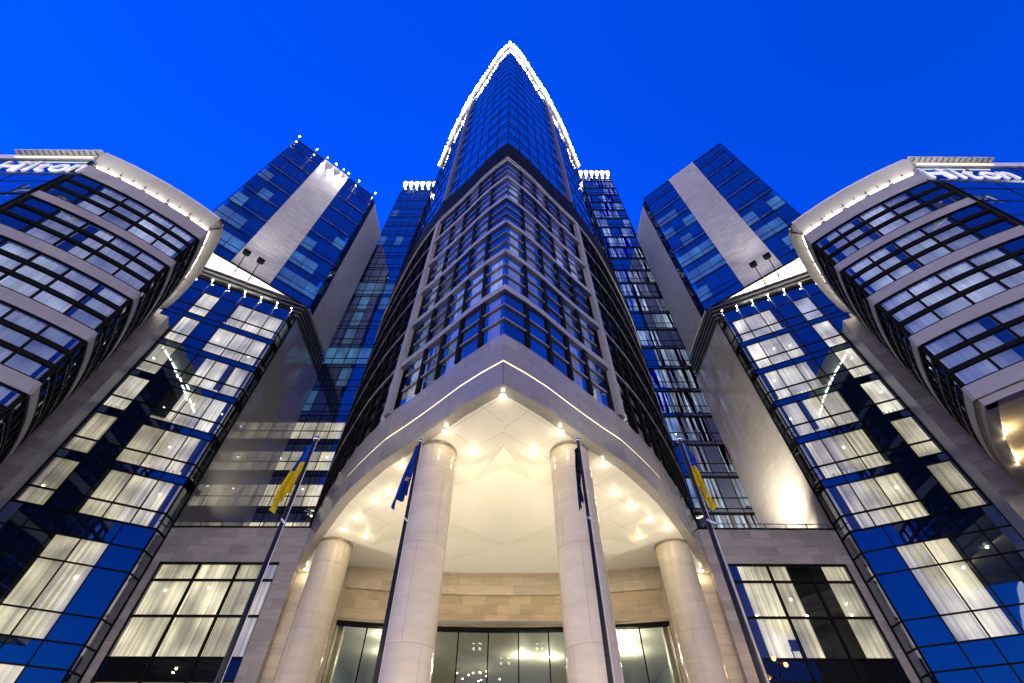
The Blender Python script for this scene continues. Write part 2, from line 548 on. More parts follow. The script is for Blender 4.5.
CAMP = Vector((0.25, 0, 1.6))
class Windows:
    """windows of one thing: each one a part (its curtain a sub-part); beyond 100 the farthest become one part"""
    def __init__(self, parent, name='window', cap=100):
        self.parent, self.name, self.cap, self.items = parent, name, cap, []
    def add(self, S, s0, s1, zs, glass, curtain=None, c0=None, c1=None, depth=0.35, o=0.0, gap=0.0, cz=None, clip=None):
        mid = S.P((s0 + s1) / 2, o, (zs[0] + zs[-1]) / 2)
        d = mid - CAMP
        n = S.P((s0 + s1) / 2, o + 1, zs[0]) - S.P((s0 + s1) / 2, o, zs[0])
        facing = -(n.normalized().dot(d.normalized()))
        size = (s1 - s0) * (zs[-1] - zs[0]) * max(facing, 0.02) / d.length_squared
        self.items.append((size, S, s0, s1, zs, glass, curtain, c0, c1, depth, o, gap, cz, clip))
    @staticmethod
    def geo(it, g, c):
        size, S, s0, s1, zs, glass, cur, c0, c1, depth, o, gap, cz, clip = it
        for a, b in zip(zs, zs[1:]):
            if clip:
                if a < min(clip) - 0.02:
                    j = [o + random.uniform(-0.006, 0.006) for _ in range(4)]
                    q = [S.P(s0, j[0], a), S.P(s1, j[1], a), S.P(s1, j[2], min(b, clip[1])), S.P(s0, j[3], min(b, clip[0]))]
                    g.face(q, [(s0, a), (s1, a), (s1, b), (s0, b)])
                continue
            g.sheet(S, s0, s1, a + gap, b - gap, o, 0.006)
        if cur and c is not None:
            a = s0 if c0 is None else c0
            b = s1 if c1 is None else c1
            za, zb = cz if cz else (zs[0], zs[-1] + 1.0)
            depth = min(depth, 0.28) if not cz else depth
            n = max(6, int((b - a) / 0.07))
            us = random.random() * 40
            for k in range(n):
                x0, x1 = a + (b - a) * k / n, a + (b - a) * (k + 1) / n
                w = lambda x: 0.045 * math.sin(x * 23 + us) + 0.02 * math.sin(x * 51 + us * 2)
                c.face([S.P(x0, o - depth + w(x0), za), S.P(x1, o - depth + w(x1), za), S.P(x1, o - depth + w(x1), zb), S.P(x0, o - depth + w(x0), zb)],
                       [(x0 + us, za), (x1 + us, za), (x1 + us, zb), (x0 + us, zb)], True)
    def flush(self):
        self.items.sort(key=lambda t: -t[0])
        for it in self.items[:self.cap]:
            g, c = MB(), MB()
            self.geo(it, g, c)
            w = g.build(self.name, it[5], self.parent)
            if it[6]:
                c.build('curtain', it[6], w)
                if it[6] in ('curtain_warm', 'curtain_neutral') and random.random() < 0.4:
                    l = MB()
                    S, s0, s1, zs = it[1], it[2], it[3], it[4]
                    l.ball(S.P(s0 + (s1 - s0) * random.uniform(0.25, 0.75), it[10] - it[9] + 0.13, zs[0] + (zs[-1] - zs[0]) * random.uniform(0.35, 0.75)), 0.06, 8, 5)
                    l.build('room_lamp', 'room_lamp_bright', w)
        rest = self.items[self.cap:]
        if rest:
            # one part for all the small far ones
            by, cb = {}, {}
            for it in rest:
                g = by.setdefault(it[5], MB())
                c = cb.setdefault(it[6], MB()) if it[6] else None
                self.geo(it, g, c)
            first = None
            for gm_, g in by.items():
                w = g.build('far_' + self.name + 's' if first is None else 'far_' + self.name + 's', gm_, first if first else self.parent)
                w['kind'] = 'stuff'
                first = first or w
            for cm, c in cb.items():
                c.build('curtain', cm, first)['kind'] = 'stuff'

class Pieces:
    """small repeated pieces of one thing: each one a part; beyond the cap the farthest become one part"""
    def __init__(self, parent, name, mat, cap=100):
        self.parent, self.name, self.mat, self.cap, self.items = parent, name, mat, cap, []
    def box(self, S, s0, s1, o0, o1, z0, z1):
        p = S.P((s0 + s1) / 2, o1, (z0 + z1) / 2)
        self.items.append(((s1 - s0) * (z1 - z0) / (p - CAMP).length_squared, 'box', (S, s0, s1, o0, o1, z0, z1)))
    def rod(self, p0, p1, r):
        self.items.append((r * (p1 - p0).length / (p0 - CAMP).length_squared, 'tube', (p0, p1, r, r, 6)))
    def ball(self, c, r, n=8, m=5):
        self.items.append((r * r / (Vector(c) - CAMP).length_squared, 'ball', (c, r, n, m)))
    def flush(self):
        self.items.sort(key=lambda t: -t[0])
        out = []
        for w, k, a in self.items[:self.cap]:
            b = MB()
            getattr(b, k)(*a)
            out.append(b.build(self.name, self.mat, self.parent))
        if self.items[self.cap:]:
            b = MB()
            for w, k, a in self.items[self.cap:]:
                getattr(b, k)(*a)
            o = b.build('far_' + self.name + 's', self.mat, self.parent)
            o['kind'] = 'stuff'
        return out

# ------------------------------------------------------------------ ground
g = MB()
g.face([(-2500, -2500, 0), (2500, -2500, 0), (2500, 2500, 0), (-2500, 2500, 0)], [(-2500, -2500), (2500, -2500), (2500, 2500), (-2500, 2500)])
tag(g.build('ground', 'roof_grey'), kind='structure')
g = MB()
g.face([(-60, -40, 0.004), (60, -40, 0.004), (60, 48, 0.004), (-60, 48, 0.004)], [(-60, -40), (60, -40), (60, 48), (-60, 48)])
tag(g.build('plaza', 'plaza_paving'), kind='structure')

SIDE = {1: 'left', -1: 'right'}
LENS = [(0, 12.3), (-0.9, 12.98), (-1.85, 13.8), (-2.76, 14.72), (-3.6, 15.55), (-4.55, 16.45), (-5.5, 17.3), (-6.4, 18.35), (-7.25, 19.4), (-8.04, 20.45), (-8.9, 21.8), (-9.75, 23.2),
        (-10.55, 24.55), (-11.32, 25.95), (-12.0, 27.2), (-12.49, 28.14), (-13.2, 29.7), (-13.9, 31.4), (-14.6, 33.3), (-15.2, 35.1), (-15.6, 36.6)]
def lens(m):
    return Curve(LENS, m, miter=True)
assert lens(1).N[3].y < 0
ZC, ZF = 13.64, 16.69
FLOOR = 3.62
STONE_TOP = ZF + 6 * FLOOR          # 38.41
GLASS0, GLASS1 = 42.4, 85.3

# ------------------------------------------------------------------ central tower
tower = thing('prow_tower', (0, 24, 0), 'tall pointed glass tower in the middle with a crown of white lights', 'tower')
T = {m: lens(m) for m in (1, -1)}
LT = T[1].L
def both(fn, name, mat, parent):
    mb = MB()
    for m in (1, -1):
        fn(mb, T[m])
    return mb.build(name, mat, parent)

PIL = (7.75, 8.2)                  # stone pilaster
PIL2 = (16.2, 16.7)
bays = []
s = 0.0
while s < LT - 1.0:
    e = s + 1.18
    if e > PIL[0] and s < PIL[1]:
        if PIL[0] - s > 0.7:
            bays.append((s, PIL[0] - 0.05))
        s = PIL[1] + 0.12
        continue
    bays.append((s, e))
    s = e + 0.27
both(lambda mb, S: mb.box(S, 0, LT, -0.9, -0.75, ZF, 46), 'dark_backing', 'interior_dark', tower)
for k in range(7):
    zt = ZF + k * FLOOR
    if k > 0:
        for m in (1, -1):
            b_ = MB()
            b_.box(T[m], 0, PIL[0] - 0.01, -0.2, 0.13, zt - 0.42, zt)
            b_.build('spandrel_band', 'band_stone', tower)
            b_ = MB()
            b_.box(T[m], PIL[1] + 0.01, LT, -0.2, 0.10, zt - 0.42, zt - 0.15)
            b_.build('flank_spandrel', 'black_metal', tower)
            b_ = MB()
            b_.box(T[m], PIL[1] + 0.01, LT, -0.2, 0.14, zt - 0.145, zt)
            b_.build('flank_trim', 'band_stone', tower)
pm = Pieces(tower, 'pier_cladding', 'black_metal')
bar = Pieces(tower, 'sunshade_bar', 'sunshade_metal')
fbar = Pieces(tower, 'transom', 'black_metal', 60)
for m in (1, -1):
    S = T[m]
    for (a, b), (c, d) in zip(bays, bays[1:]):
        if c - b < 0.6:
            pm.box(S, b + 0.03, c - 0.03, -0.1, 0.105 if b < PIL[0] else 0.12, ZF, STONE_TOP - 0.05)
    for k in range(6):
        for dz in (0.95, 2.02):
            z = ZF + k * FLOOR + dz
            for (a, b) in bays:
                (bar if a < PIL[0] else fbar).box(S, a - 0.028, b + 0.028, -0.05, 0.09, z, z + 0.09)
pm.flush()
bar.flush()
fbar.flush()
W = Windows(tower, 'window', 100)
for m in (1, -1):
    S = T[m]
    for k in range(6):
        z = ZF + k * FLOOR
        for i, (a, b) in enumerate(bays):
            r = random.random()
            cur = None
            if a > PIL[0] and r < 0.6:
                cur = None
            elif r < 0.46 - 0.03 * k:
                cur = random.choice(['curtain_cool', 'curtain_cool', 'curtain_dim'])
            elif r < 0.62:
                cur = 'curtain_dim'
            cs = a if random.random() < 0.5 else a + 0.45
            W.add(S, a, b, [z, z + 1.0, z + 2.08, z + 3.1], 'coated_blue' if cur else random.choice(['tower_glass', 'coated_glass', 'coated_glass']), cur, c0=cs, depth=0.3)
W.flush()
for m in (1, -1):
    pb = MB()
    pb.box(T[m], PIL[0], PIL[1], -0.1, 0.22, ZF, STONE_TOP - 0.06)
    pb.build('pilaster', 'band_stone', tower)
both(lambda mb, S: mb.box(S, 0, LT, -0.1, 0.16, STONE_TOP + 0.055, GLASS0), 'dark_band', 'black_metal', tower)
both(lambda mb, S: mb.box(S, 0, LT, -0.1, 0.22, STONE_TOP - 0.05, STONE_TOP + 0.05), 'cornice_line', 'white_panel', tower)
UF = 3.575
TOPS = [(0, 98.8), (1.6, 98.2), (3.5, 95.6), (5, 92.6), (6.5, 88.9), (8, 85.6), (9.5, 82.6), (11, 79.6), (12.5, 76.2), (14, 72), (15.5, 68), (17, 64), (20, 57), (24, 51), (40, 46)]
def top_at(s_):
    for (a, za), (b, zb) in zip(TOPS, TOPS[1:]):
        if a <= s_ <= b:
            return za + (zb - za) * (s_ - a) / (b - a)
    return TOPS[-1][1]
W = Windows(tower, 'glass_panel', 100)
ub = 1.30
nb = int((LT - 0.2) / ub)
gv, gh = MB(), MB()
for m in (1, -1):
    S = T[m]
    for i in range(nb):
        a, b = i * ub, (i + 1) * ub
        ta, tb = top_at(a), top_at(b)
        k = 0
        while GLASS0 + k * UF < ta:
            z = GLASS0 + k * UF
            W.add(S, a, b, [z, z + 2.5, z + UF], 'tower_glass', clip=(ta, tb))
            for zz in (z, z + 2.5):
                if zz < tb:
                    gh.box(S, a, b, -0.02, 0.03, zz - 0.03, zz + 0.03)
            k += 1
    for i in range(nb + 1):
        a = i * ub
        gv.box(S, max(0, a - 0.03), a + 0.03, -0.02, 0.035, GLASS0, top_at(a) - 0.05)
W.flush()
gv.build('mullions', 'black_metal', tower)
gh.build('transoms', 'black_metal', tower)
for m in (1, -1):
    fin = MB()
    fin.box(T[m], PIL[0], PIL[0] + 0.42, 0.0, 0.32, GLASS0 + 0.01, top_at(PIL[0] + 0.5) - 0.1)
    fin.build('glass_fin', 'grey_metal', tower)
# crown: sloping parapet carrying a dense row of lamps
cp, crs = MB(), MB()
bulbs = Pieces(tower, 'crown_lamp', 'lamp_crown')
for m in (1, -1):
    S = T[m]
    n_ = 60
    P_ = lambda q, o, dz: S.P(q, o, top_at(q) + dz)
    for k in range(n_):
        a, b = 15.2 * k / n_, 15.2 * (k + 1) / n_
        for (o0, d0, o1, d1) in ((0.02, -0.1, 0.28, 0.0), (0.28, 0.0, 0.28, 0.45), (0.28, 0.45, -0.3, 0.45)):
            cp.face([P_(a, o0, d0), P_(b, o0, d0), P_(b, o1, d1), P_(a, o1, d1)])
    for k in range(n_):
        a, b = 15.2 * k / n_, 15.2 * (k + 1) / n_
        crs.face([P_(a, 0.285, 0.02), P_(b, 0.285, 0.02), P_(b, 0.285, 0.28), P_(a, 0.285, 0.28)])
    q, k = 0.0, 0
    while q < 15.2:
        r = (0.23 if q < 7 else 0.23 - 0.010 * (q - 7)) * random.uniform(0.65, 1.3)
        if not (k == 0 and m == -1):
            bulbs.ball(P_(q, 0.42, 0.12), r)
        q += (0.40 if q < 7 else 0.30) * random.uniform(0.75, 1.25)
        k += 1
cp.build('crown_parapet', 'white_panel', tower)
crs.build('crown_glare_strip', 'strip_cornice', tower)  # added glowing band for the merged glare of the lamps
bulbs.flush()

# ------------------------------------------------------------------ entrance portico
portico = thing('entrance_portico', (0, 24, 0), 'brightly lit pointed entrance portico with four round cream columns', 'portico')
fm, fl, ls = MB(), MB(), MB()
SE = 18.99
for s_ in range(1):
    pass
# arc length at the podium plane
SP = T[1].S[16] if len(T[1].S) > 16 else T[1].L
for m in (1, -1):
    S = T[m]
    fm.box(S, 0, SP, -0.45, 0.0, 15.04, ZF - 0.002)
    fl.box(S, 0, SP, -0.45, 0.04, ZC, 14.88)
    ls.box(S, 0, SP, -0.40, -0.02, 14.88, 15.04)
fm.build('upper_fascia', 'fascia_stone', portico)
fl.build('lower_fascia', 'fascia_stone', portico)
ls.build('light_strip', 'strip_warm', portico)
# ceiling with a recessed faceted vault
REC = [(0, 15.92), (-2.17, 18.0), (-3.8, 19.75), (-5.28, 22.03), (-7.4, 25.1), (-9.1, 27.78)]
INN = [(0, 18.6), (-1.5, 20.1), (-2.6, 21.4), (-3.6, 23.0), (-4.8, 25.4), (-5.6, 27.95)]
def wall_y(x):
    return 28.9 - 0.0132 * x * x
cl = MB()
for m in (1, -1):
    S = T[m]
    rc = Curve(REC, m)
    n = 30
    A = [S.P(SP * k / n, -0.05, ZC + 0.01) for k in range(n + 1)]
    B = [rc.P(rc.L * k / n, 0, ZC + 0.01) for k in range(n + 1)]
    A[0].x = 0
    for k in range(n):
        q = [A[k], A[k + 1], B[k + 1], B[k]]
        u = []
        for p in q:   # joints run parallel to the two sides of the prow
            x = abs(p.x)
            u.append((0.74 * x + 0.67 * p.y + (0.3 if m > 0 else 0), -0.67 * x + 0.74 * p.y))
        cl.face(q, u)
    K = rc.P(rc.L, 0, ZC + 0.01)
    cl.face([A[-1], B[-1], Vector((m * -9.1, 30.2, ZC + 0.01)), Vector((m * -12.49, 30.2, ZC + 0.01))], [(0, 0), (3, 0), (3, 2), (0, 2)])
cl.build('ceiling', 'ceiling_slab', portico)
vt, vi = MB(), MB()
RIDGE = [(0, 20.6, 15.7), (0, 24.0, 15.3), (0, 27.0, 14.6), (0, 28.93, ZC + 0.02)]
INNZ = [15.5, 14.5, 15.1, 14.3, 14.5, ZC + 0.1]
for m in (1, -1):
    rcv = [Vector((m * x, y, ZC + 0.008)) for x, y in REC]
    inv = [Vector((m * x, y, z)) for (x, y), z in zip(INN, INNZ)]
    rdg = [Vector(p) for p in RIDGE]
    for k in range(5):
        vt.face([rcv[k], rcv[k + 1], inv[k + 1]])
        vt.face([rcv[k], inv[k + 1], inv[k]])
    wl_ = Vector((m * -5.6, wall_y(5.6) + 0.02, ZC + 0.02))
    wk_ = Vector((m * -9.1, wall_y(9.1) + 0.02, ZC + 0.01))
    vt.face([rcv[5], wk_, inv[5]])
    vt.face([inv[5], wk_, wl_])
    vi.face([inv[0], inv[1], rdg[0]])
    vi.face([inv[1], inv[2], rdg[0]])
    vi.face([inv[2], inv[3], rdg[1], rdg[0]])
    vi.face([inv[3], inv[4], rdg[2], rdg[1]])
    vi.face([inv[4], inv[5], rdg[2]])
    vi.face([inv[5], wl_, rdg[2]])
    vi.face([wl_, rdg[3], rdg[2]])
vt.build('vault_facet', 'plaster', portico)
vi.build('vault_crown', 'plaster', portico)
# concave back wall
BW = Curve([(x, wall_y(x)) for x in [-9.1 + 18.2 * k / 26 for k in range(27)]], 1, flip=True)
b1, b2, b3 = MB(), MB(), MB()
b1.box(BW, 0, BW.L, -0.4, 0.12, 12.45, 15.4)
b2.box(BW, 0, BW.L, -0.4, 0.0, 10.80, 12.445)
b3.box(BW, 0, BW.L, -0.35, 0.06, 10.62, 10.78)
b1.build('frieze', 'cream_stone', portico)
b2.build('back_wall', 'tan_stone', portico)
b3.build('door_head', 'black_metal', portico)
for m in (1, -1):
    w = MB()
    w.box(Flat((-9.1, 27.82), (0, 1), (-1, 0), m), 0, 0.72, 0.0, 0.4, 0, 15.4)
    w.box(Flat((-9.1, 28.55), (-1, 0), (0, -1), m), -0.2, 3.39, -0.4, 0, 0, 14.2)
    w.build('side_wall', 'cream_stone', portico)
gm_ = MB()
n = 11
for i in range(n):
    a, b = BW.L * i / n, BW.L * (i + 1) / n
    q = MB()
    q.sheet(BW, a, b, 0.02, 10.62, -0.1, 0.002)
    q.build('glass_panel', 'lobby_glass', portico)
for i in range(n + 1):
    a = BW.L * i / n
    gm_.box(BW, max(0, a - 0.035), min(BW.L, a + 0.035), -0.16, -0.04, 0.02, 10.62)
gm_.build('glazing_frame', 'black_metal', portico)
# columns
for m in (1, -1):
    for (x, y, r) in ((-2.87, 16.52, 0.83), (-9.36, 25.1, 0.92)):
        c = MB()
        c.tube((m * x, y, 0.25), (m * x, y, ZC - 0.16), r * 1.03, r, 40, False)
        co = c.build('column', 'column_stone', portico)
        t = MB()
        t.tube((m * x, y, ZC - 0.16), (m * x, y, ZC - 0.08), r * 0.985, r * 0.985, 40, False)
        t.tube((m * x, y, ZC - 0.08), (m * x, y, ZC + 0.005), r * 1.025, r * 1.025, 40, True)
        t.build('collar', 'sunshade_metal', co)
        t = MB()
        t.tube((m * x, y, 0.0), (m * x, y, 0.25), r * 1.2, r * 1.1, 40, True)
        t.build('base', 'fascia_stone', co)
DL = [(0.0, 12.95), (-2.4, 15.1), (2.4, 15.1), (-1.3, 16.5), (1.3, 16.5), (-4.6, 17.6), (4.5, 17.4), (-6.3, 20.6), (-5.5, 19.8), (5.4, 19.7), (6.4, 21.0), (-7.6, 22.2), (7.6, 22.2), (-8.5, 23.4),
      (-7.5, 24.1), (7.4, 24.1), (8.7, 23.1), (-11.9, 28.2), (11.9, 28.2)]
for i, (x, y) in enumerate(DL):
    d = MB()
    d.tube((x, y, ZC - 0.012), (x, y, ZC + 0.008), 0.13, 0.13, 16, True)
    o = d.build('downlight', 'lamp_warm', portico)
    q = MB()
    q.tube((x, y, ZC - 0.01), (x, y, ZC + 0.009), 0.17, 0.17, 16, False)
    q.build('trim_ring', 'steel', o)
    lamp('POINT', (x, y, ZC - 0.35), portico, 9, (1.0, 0.87, 0.62), 0.1)
# uplighters added around the columns to brighten ceiling, vault and shafts
for m in (1, -1):
    for (x, y, tx, ty) in ((-1.2, 18.4, -0.6, 22), (-4.5, 21.5, -4, 23), (-7.2, 24.0, -6, 25), (-4.6, 17.2, -4.8, 18.5), (-1.9, 14.2, -1.2, 14.4), (-10.2, 23.2, -9.6, 25.0)):
        u = MB()
        u.tube((m * x, y, 0.006), (m * x, y, 0.05), 0.18, 0.16, 16)
        o = u.build('added_uplight', 'steel', portico)
        lamp('SPOT', (m * x, y, 0.12), portico, 2300 if y < 20 or x < -10 else 430, (1.0, 0.88, 0.64), 0.12, (m * tx, ty, 14), 75 if y < 20 or x < -10 else 58, 0.9 if y < 20 or x < -10 else 0.06)
# lobby behind the glass
lob = MB()
lob.face([(-11, 28.2, 10.9), (11, 28.2, 10.9), (11, 46, 10.9), (-11, 46, 10.9)])
lc = lob.build('lobby_ceiling', 'plaster', portico)
lob = MB()
lob.face([(-11, 42, 0), (11, 42, 0), (11, 42, 10.9), (-11, 42, 10.9)])
lob.face([(-11, 30.7, 0), (-11, 46, 0), (-11, 46, 10.9), (-11, 30.7, 10.9)])
lob.face([(11, 30.7, 0), (11, 46, 0), (11, 46, 10.9), (11, 30.7, 10.9)])
lob.build('lobby_wall', 'lobby_green', portico)
for i in range(12):
    t, r = random.uniform(0, 6.28), random.uniform(0.1, 0.75)
    ov = MB()
    ov.ball((-1.6 + math.cos(t) * r * 2.4, 37.2 + math.sin(t) * r * 1.6, 10.6 - random.uniform(0, 0.2)), 0.04, 8, 5)
    ov.build('chandelier_bulb', 'lamp_warm', portico)
for (x, y) in ((-6.9, 30.4), (-6.2, 32.5), (-7.4, 33.5), (6.5, 30.2), (7.4, 30.4), (6.1, 32.2), (7.2, 32.6), (1.2, 34.2), (3.0, 34.5), (8.1, 33.5)):
    ov = MB()
    ov.tube((x, y, 10.82), (x, y, 10.89), 0.09, 0.09, 12)
    ov.build('lobby_lamp', 'lamp_warm', portico)
    lamp('POINT', (x, y, 10.3), portico, 110, (1.0, 0.92, 0.72), 0.1)

# ------------------------------------------------------------------ one wing and all that stands with it, mirrored
AZW, AZB = R(63.3), R(48.3)
WING0 = (-21.4, 27.05)
WD, WN_ = (-math.sin(AZW), -math.cos(AZW)), (math.cos(AZW), -math.sin(AZW))
BOX0 = (-21.35, 29.0)
BD, BN = (-math.sin(AZB), -math.cos(AZB)), (math.cos(AZB), -math.sin(AZB))
TRANS = [16.53 + 3.6 * k for k in range(6)]
WTOP = 38.12

def build_wing(m):
    side = SIDE[m]
    F = Flat(WING0, WD, WN_, m)
    RT = Flat((-21.4, 27.05), (0, 1), (1, 0), m)
    th = thing('glass_wing', (m * -25.5, 29, 0), 'lower glass wing with curtained windows, on the %s of the entrance' % side, 'building wing')
    core = MB()
    core.box(F, 0.45, 13, -1.0, -0.8, 0, WTOP - 0.2)
    core.box(RT, 0.3, 9.0, -0.9, -0.7, 0, WTOP - 0.2)
    core.build('dark_backing', 'interior_dark', th)
    W = Windows(th, 'window', 100)
    Pn = Windows(th, 'glass_panel', 100)
    ms = [0.0, 1.47, 2.93, 4.4, 5.85, 7.3, 8.7, 10.2, 11.7]
    for k, zt in enumerate(TRANS):
        z0, z1 = zt - 1.0, zt + 2.02
        top = z1 if k < 5 else 36.4
        cur = 'curtain_warm' if k < 2 else 'curtain_neutral'
        lit0 = random.uniform(0.28, 0.75)
        for i in range(8):
            a, b = ms[i], ms[i + 1]
            if i < 3:
                c0 = lit0 if i == 0 else a
                c1 = b
                if i == 2 and random.random() < 0.75:
                    c1 = b - random.uniform(0.1, 0.9)
                if i == 1 and random.random() < 0.25:
                    c0 = a + random.uniform(0.2, 0.6)
                cc = cur
                W.add(F, a, b, [z0, zt, top], 'clear_glass', cc, c0, c1)
            elif i in (4, 6):
                cc = cur if (k < 5 or m > 0) else 'curtain_cool'
                W.add(F, a, b, [z0, zt, top], 'clear_glass', cc, a + 0.05, b - 0.05)
            else:
                Pn.add(F, a, b, [z0, zt, top], 'blue_panel_glass')
            if k > 0:
                Pn.add(F, a, b, [z0 - 0.58, z0], 'blue_panel_glass')
        if k == 5:
            for i in range(8):
                Pn.add(F, ms[i], ms[i + 1], [top, WTOP - 0.04], 'blue_panel_glass')
    # the tall rows near the ground
    lowz = [0.3, 2.6, 4.9, 7.2, 8.27, 9.34, 10.57, 12.93, 14.24, 15.5]
    lms = [0.0, 1.73, 3.15, 4.56, 6.0, 7.4, 8.8, 10.2, 11.7]
    for i in range(8):
        a, b = lms[i], lms[i + 1]
        if i in (1, 2):
            W.add(F, a, b, [9.34, 10.57, 12.93, 14.24], 'clear_glass', 'curtain_warm', a + (0.1 if i == 1 else 0), b - (0.15 if i == 2 else 0))
        else:
            for za, zb in zip(lowz[5:8], lowz[6:9]):
                Pn.add(F, a, b, [za, zb], 'blue_panel_glass')
        Pn.add(F, a, b, [14.24, 15.5], 'blue_panel_glass')
        for za, zb in zip(lowz[:5], lowz[1:6]):
            if m > 0 and i in (1, 2) and abs(za - 7.2) < 0.1:
                W.add(F, a, b, [za, zb], 'clear_glass', 'room_warm_dim')
            else:
                Pn.add(F, a, b, [za, zb], 'blue_panel_glass')
    # the glazed return beside the corner
    rz = [0.3, 2.6, 4.9, 7.2, 8.27, 9.34, 10.57, 12.93, 14.24, 15.5]
    for za, zb in zip(rz, rz[1:]):
        W.add(RT, 0.02, 1.07, [za, zb], 'coated_glass', 'curtain_dim' if za > 8 else None, 0.1, 0.6)
    for k, zt in enumerate(TRANS):
        W.add(RT, 0.02, 1.07, [zt - 1.0, zt, zt + 2.02], 'coated_glass', 'curtain_dim', 0.1, random.uniform(0.4, 1.0), depth=0.6)
        Pn.add(RT, 0.02, 1.07, [zt + 2.02, min(zt + 2.6, WTOP)], 'dark_glass')
    W.flush()
    Pn.flush()
    gr = MB()
    for i, a in enumerate(ms):
        gr.box(F, max(0.0, a - 0.03), a + 0.03, -0.05, 0.05, 15.5, WTOP - 0.05)
    for i, a in enumerate(lms):
        gr.box(F, max(0.0, a - 0.03), a + 0.03, -0.05, 0.05, 0.3, 15.5)
    lines = lowz[:-1] + [15.5]
    for zt in TRANS:
        lines += [zt, zt + 2.02, zt - 1.0]
    lines += [WTOP - 0.06]
    for z in sorted(set(round(v, 2) for v in lines)):
        w = 0.05 if any(abs(z - t) < 0.01 for t in TRANS) else 0.035
        gr.box(F, 0, 11.7, -0.05, 0.048, z - w, z + w)
        gr.box(RT, 0.0, 1.1, -0.05, 0.046, z - w, z + w)
    gr.box(RT, 1.04, 1.12, -0.05, 0.06, 0.3, WTOP - 0.05)
    gr.box(RT, 0.0, 0.07, -0.05, 0.052, 0.3, WTOP - 0.05)
    gr.build('mullion_grid', 'black_metal', th)
    # ties in the glazed return
    ti = MB()
    for z in [TRANS[0] - 0.9 + 3.6 * k for k in range(6)]:
        for dz in (0.0, 0.5):
            ti.box(RT, 0.1, 1.05, -0.3, -0.22, z + dz, z + dz + 0.07)
    ti.build('tie_bars', 'steel', th)
    sw = MB()
    sw.box(RT, 1.125, 9.35, -0.4, 0.03, 0, WTOP)
    sw.build('side_wall', 'mirror_stone' if m > 0 else 'pale_polished_stone', th)
    # louvre band under the overhanging block
    lv, lb = MB(), MB()
    LF = Flat((-21.4 - 0.55, 27.05 + 1.1), WD, WN_, m)
    LR = Flat((-21.37, 28.4), (0, 1), (1, 0), m)
    for k in range(5):
        z = WTOP + 0.12 + k * 0.6
        lv.box(LF, -0.55, 13, -0.25, 0.02, z, z + 0.20)
        lv.box(LR, 0.0, 7.9, -0.25, 0.02, z, z + 0.20)
    lb.box(LF, -0.3, 13, -0.5, -0.3, WTOP, 41.2)
    lb.box(LR, 0.0, 7.9, -0.5, -0.3, WTOP, 41.2)
    lb.build('louvre_backing', 'interior_dark', th)
    lv.build('louvre_slats', 'louvre_metal', th)
    rf = MB()
    rf.face([F.P(0, 0, WTOP), F.P(13, 0, WTOP), F.P(13, -9, WTOP), RT.P(9.35, 0, WTOP)])
    rf.build('roof', 'roof_grey', th)
    cp = MB()
    cp.box(F, 0, 12, -0.12, 0.09, WTOP - 0.01, WTOP + 0.1)
    cp.build('coping', 'black_metal', th)
    # lamps on the coping, one over each mullion
    for i, a in enumerate([0.0, 1.47, 2.93, 4.4, 5.85, 7.3, 8.7]):
        l = MB()
        p = F.P(a + (0.1 if i == 0 else 0), 0.32, WTOP + 0.02)
        l.ball(p, 0.06, 8, 5)
        lo = l.build('coping_lamp', 'lamp_white', th)
        br = MB()
        br.tube(F.P(a + (0.1 if i == 0 else 0), 0.05, WTOP + 0.05), p, 0.025, 0.025, 6)
        br.build('bracket', 'steel', lo)
        lamp('SPOT', F.P(a, 0.36, WTOP - 0.08), th, 130, (1.0, 0.93, 0.8), 0.04, F.P(a, 0.08, WTOP - 2.2), 50, 0.8)
        if i < 6:
            rod = MB()
            rod.box(F, max(0.01, a - 0.035), a + 0.035, 0.055, 0.16, WTOP - 1.9, WTOP - 0.1)
            rod.build('fin', 'steel', th)
    # stone pier in front of the glazing
    pi = thing('stone_pier', (m * -29, 22.5, 0), 'tall diagonal-looking grey stone pier between the %s glass wing and curved bay' % side, 'pier')
    a = MB()
    a.box(F, 7.40, 12.5, 0.06, 1.48, 0, 31.0)
    a.build('shaft', 'pier_stone', pi)
    b = MB()
    b.box(F, 7.385, 7.398, 0.08, 1.50, 0, 31.0)
    b.build('jamb', 'band_stone', pi)
    return F

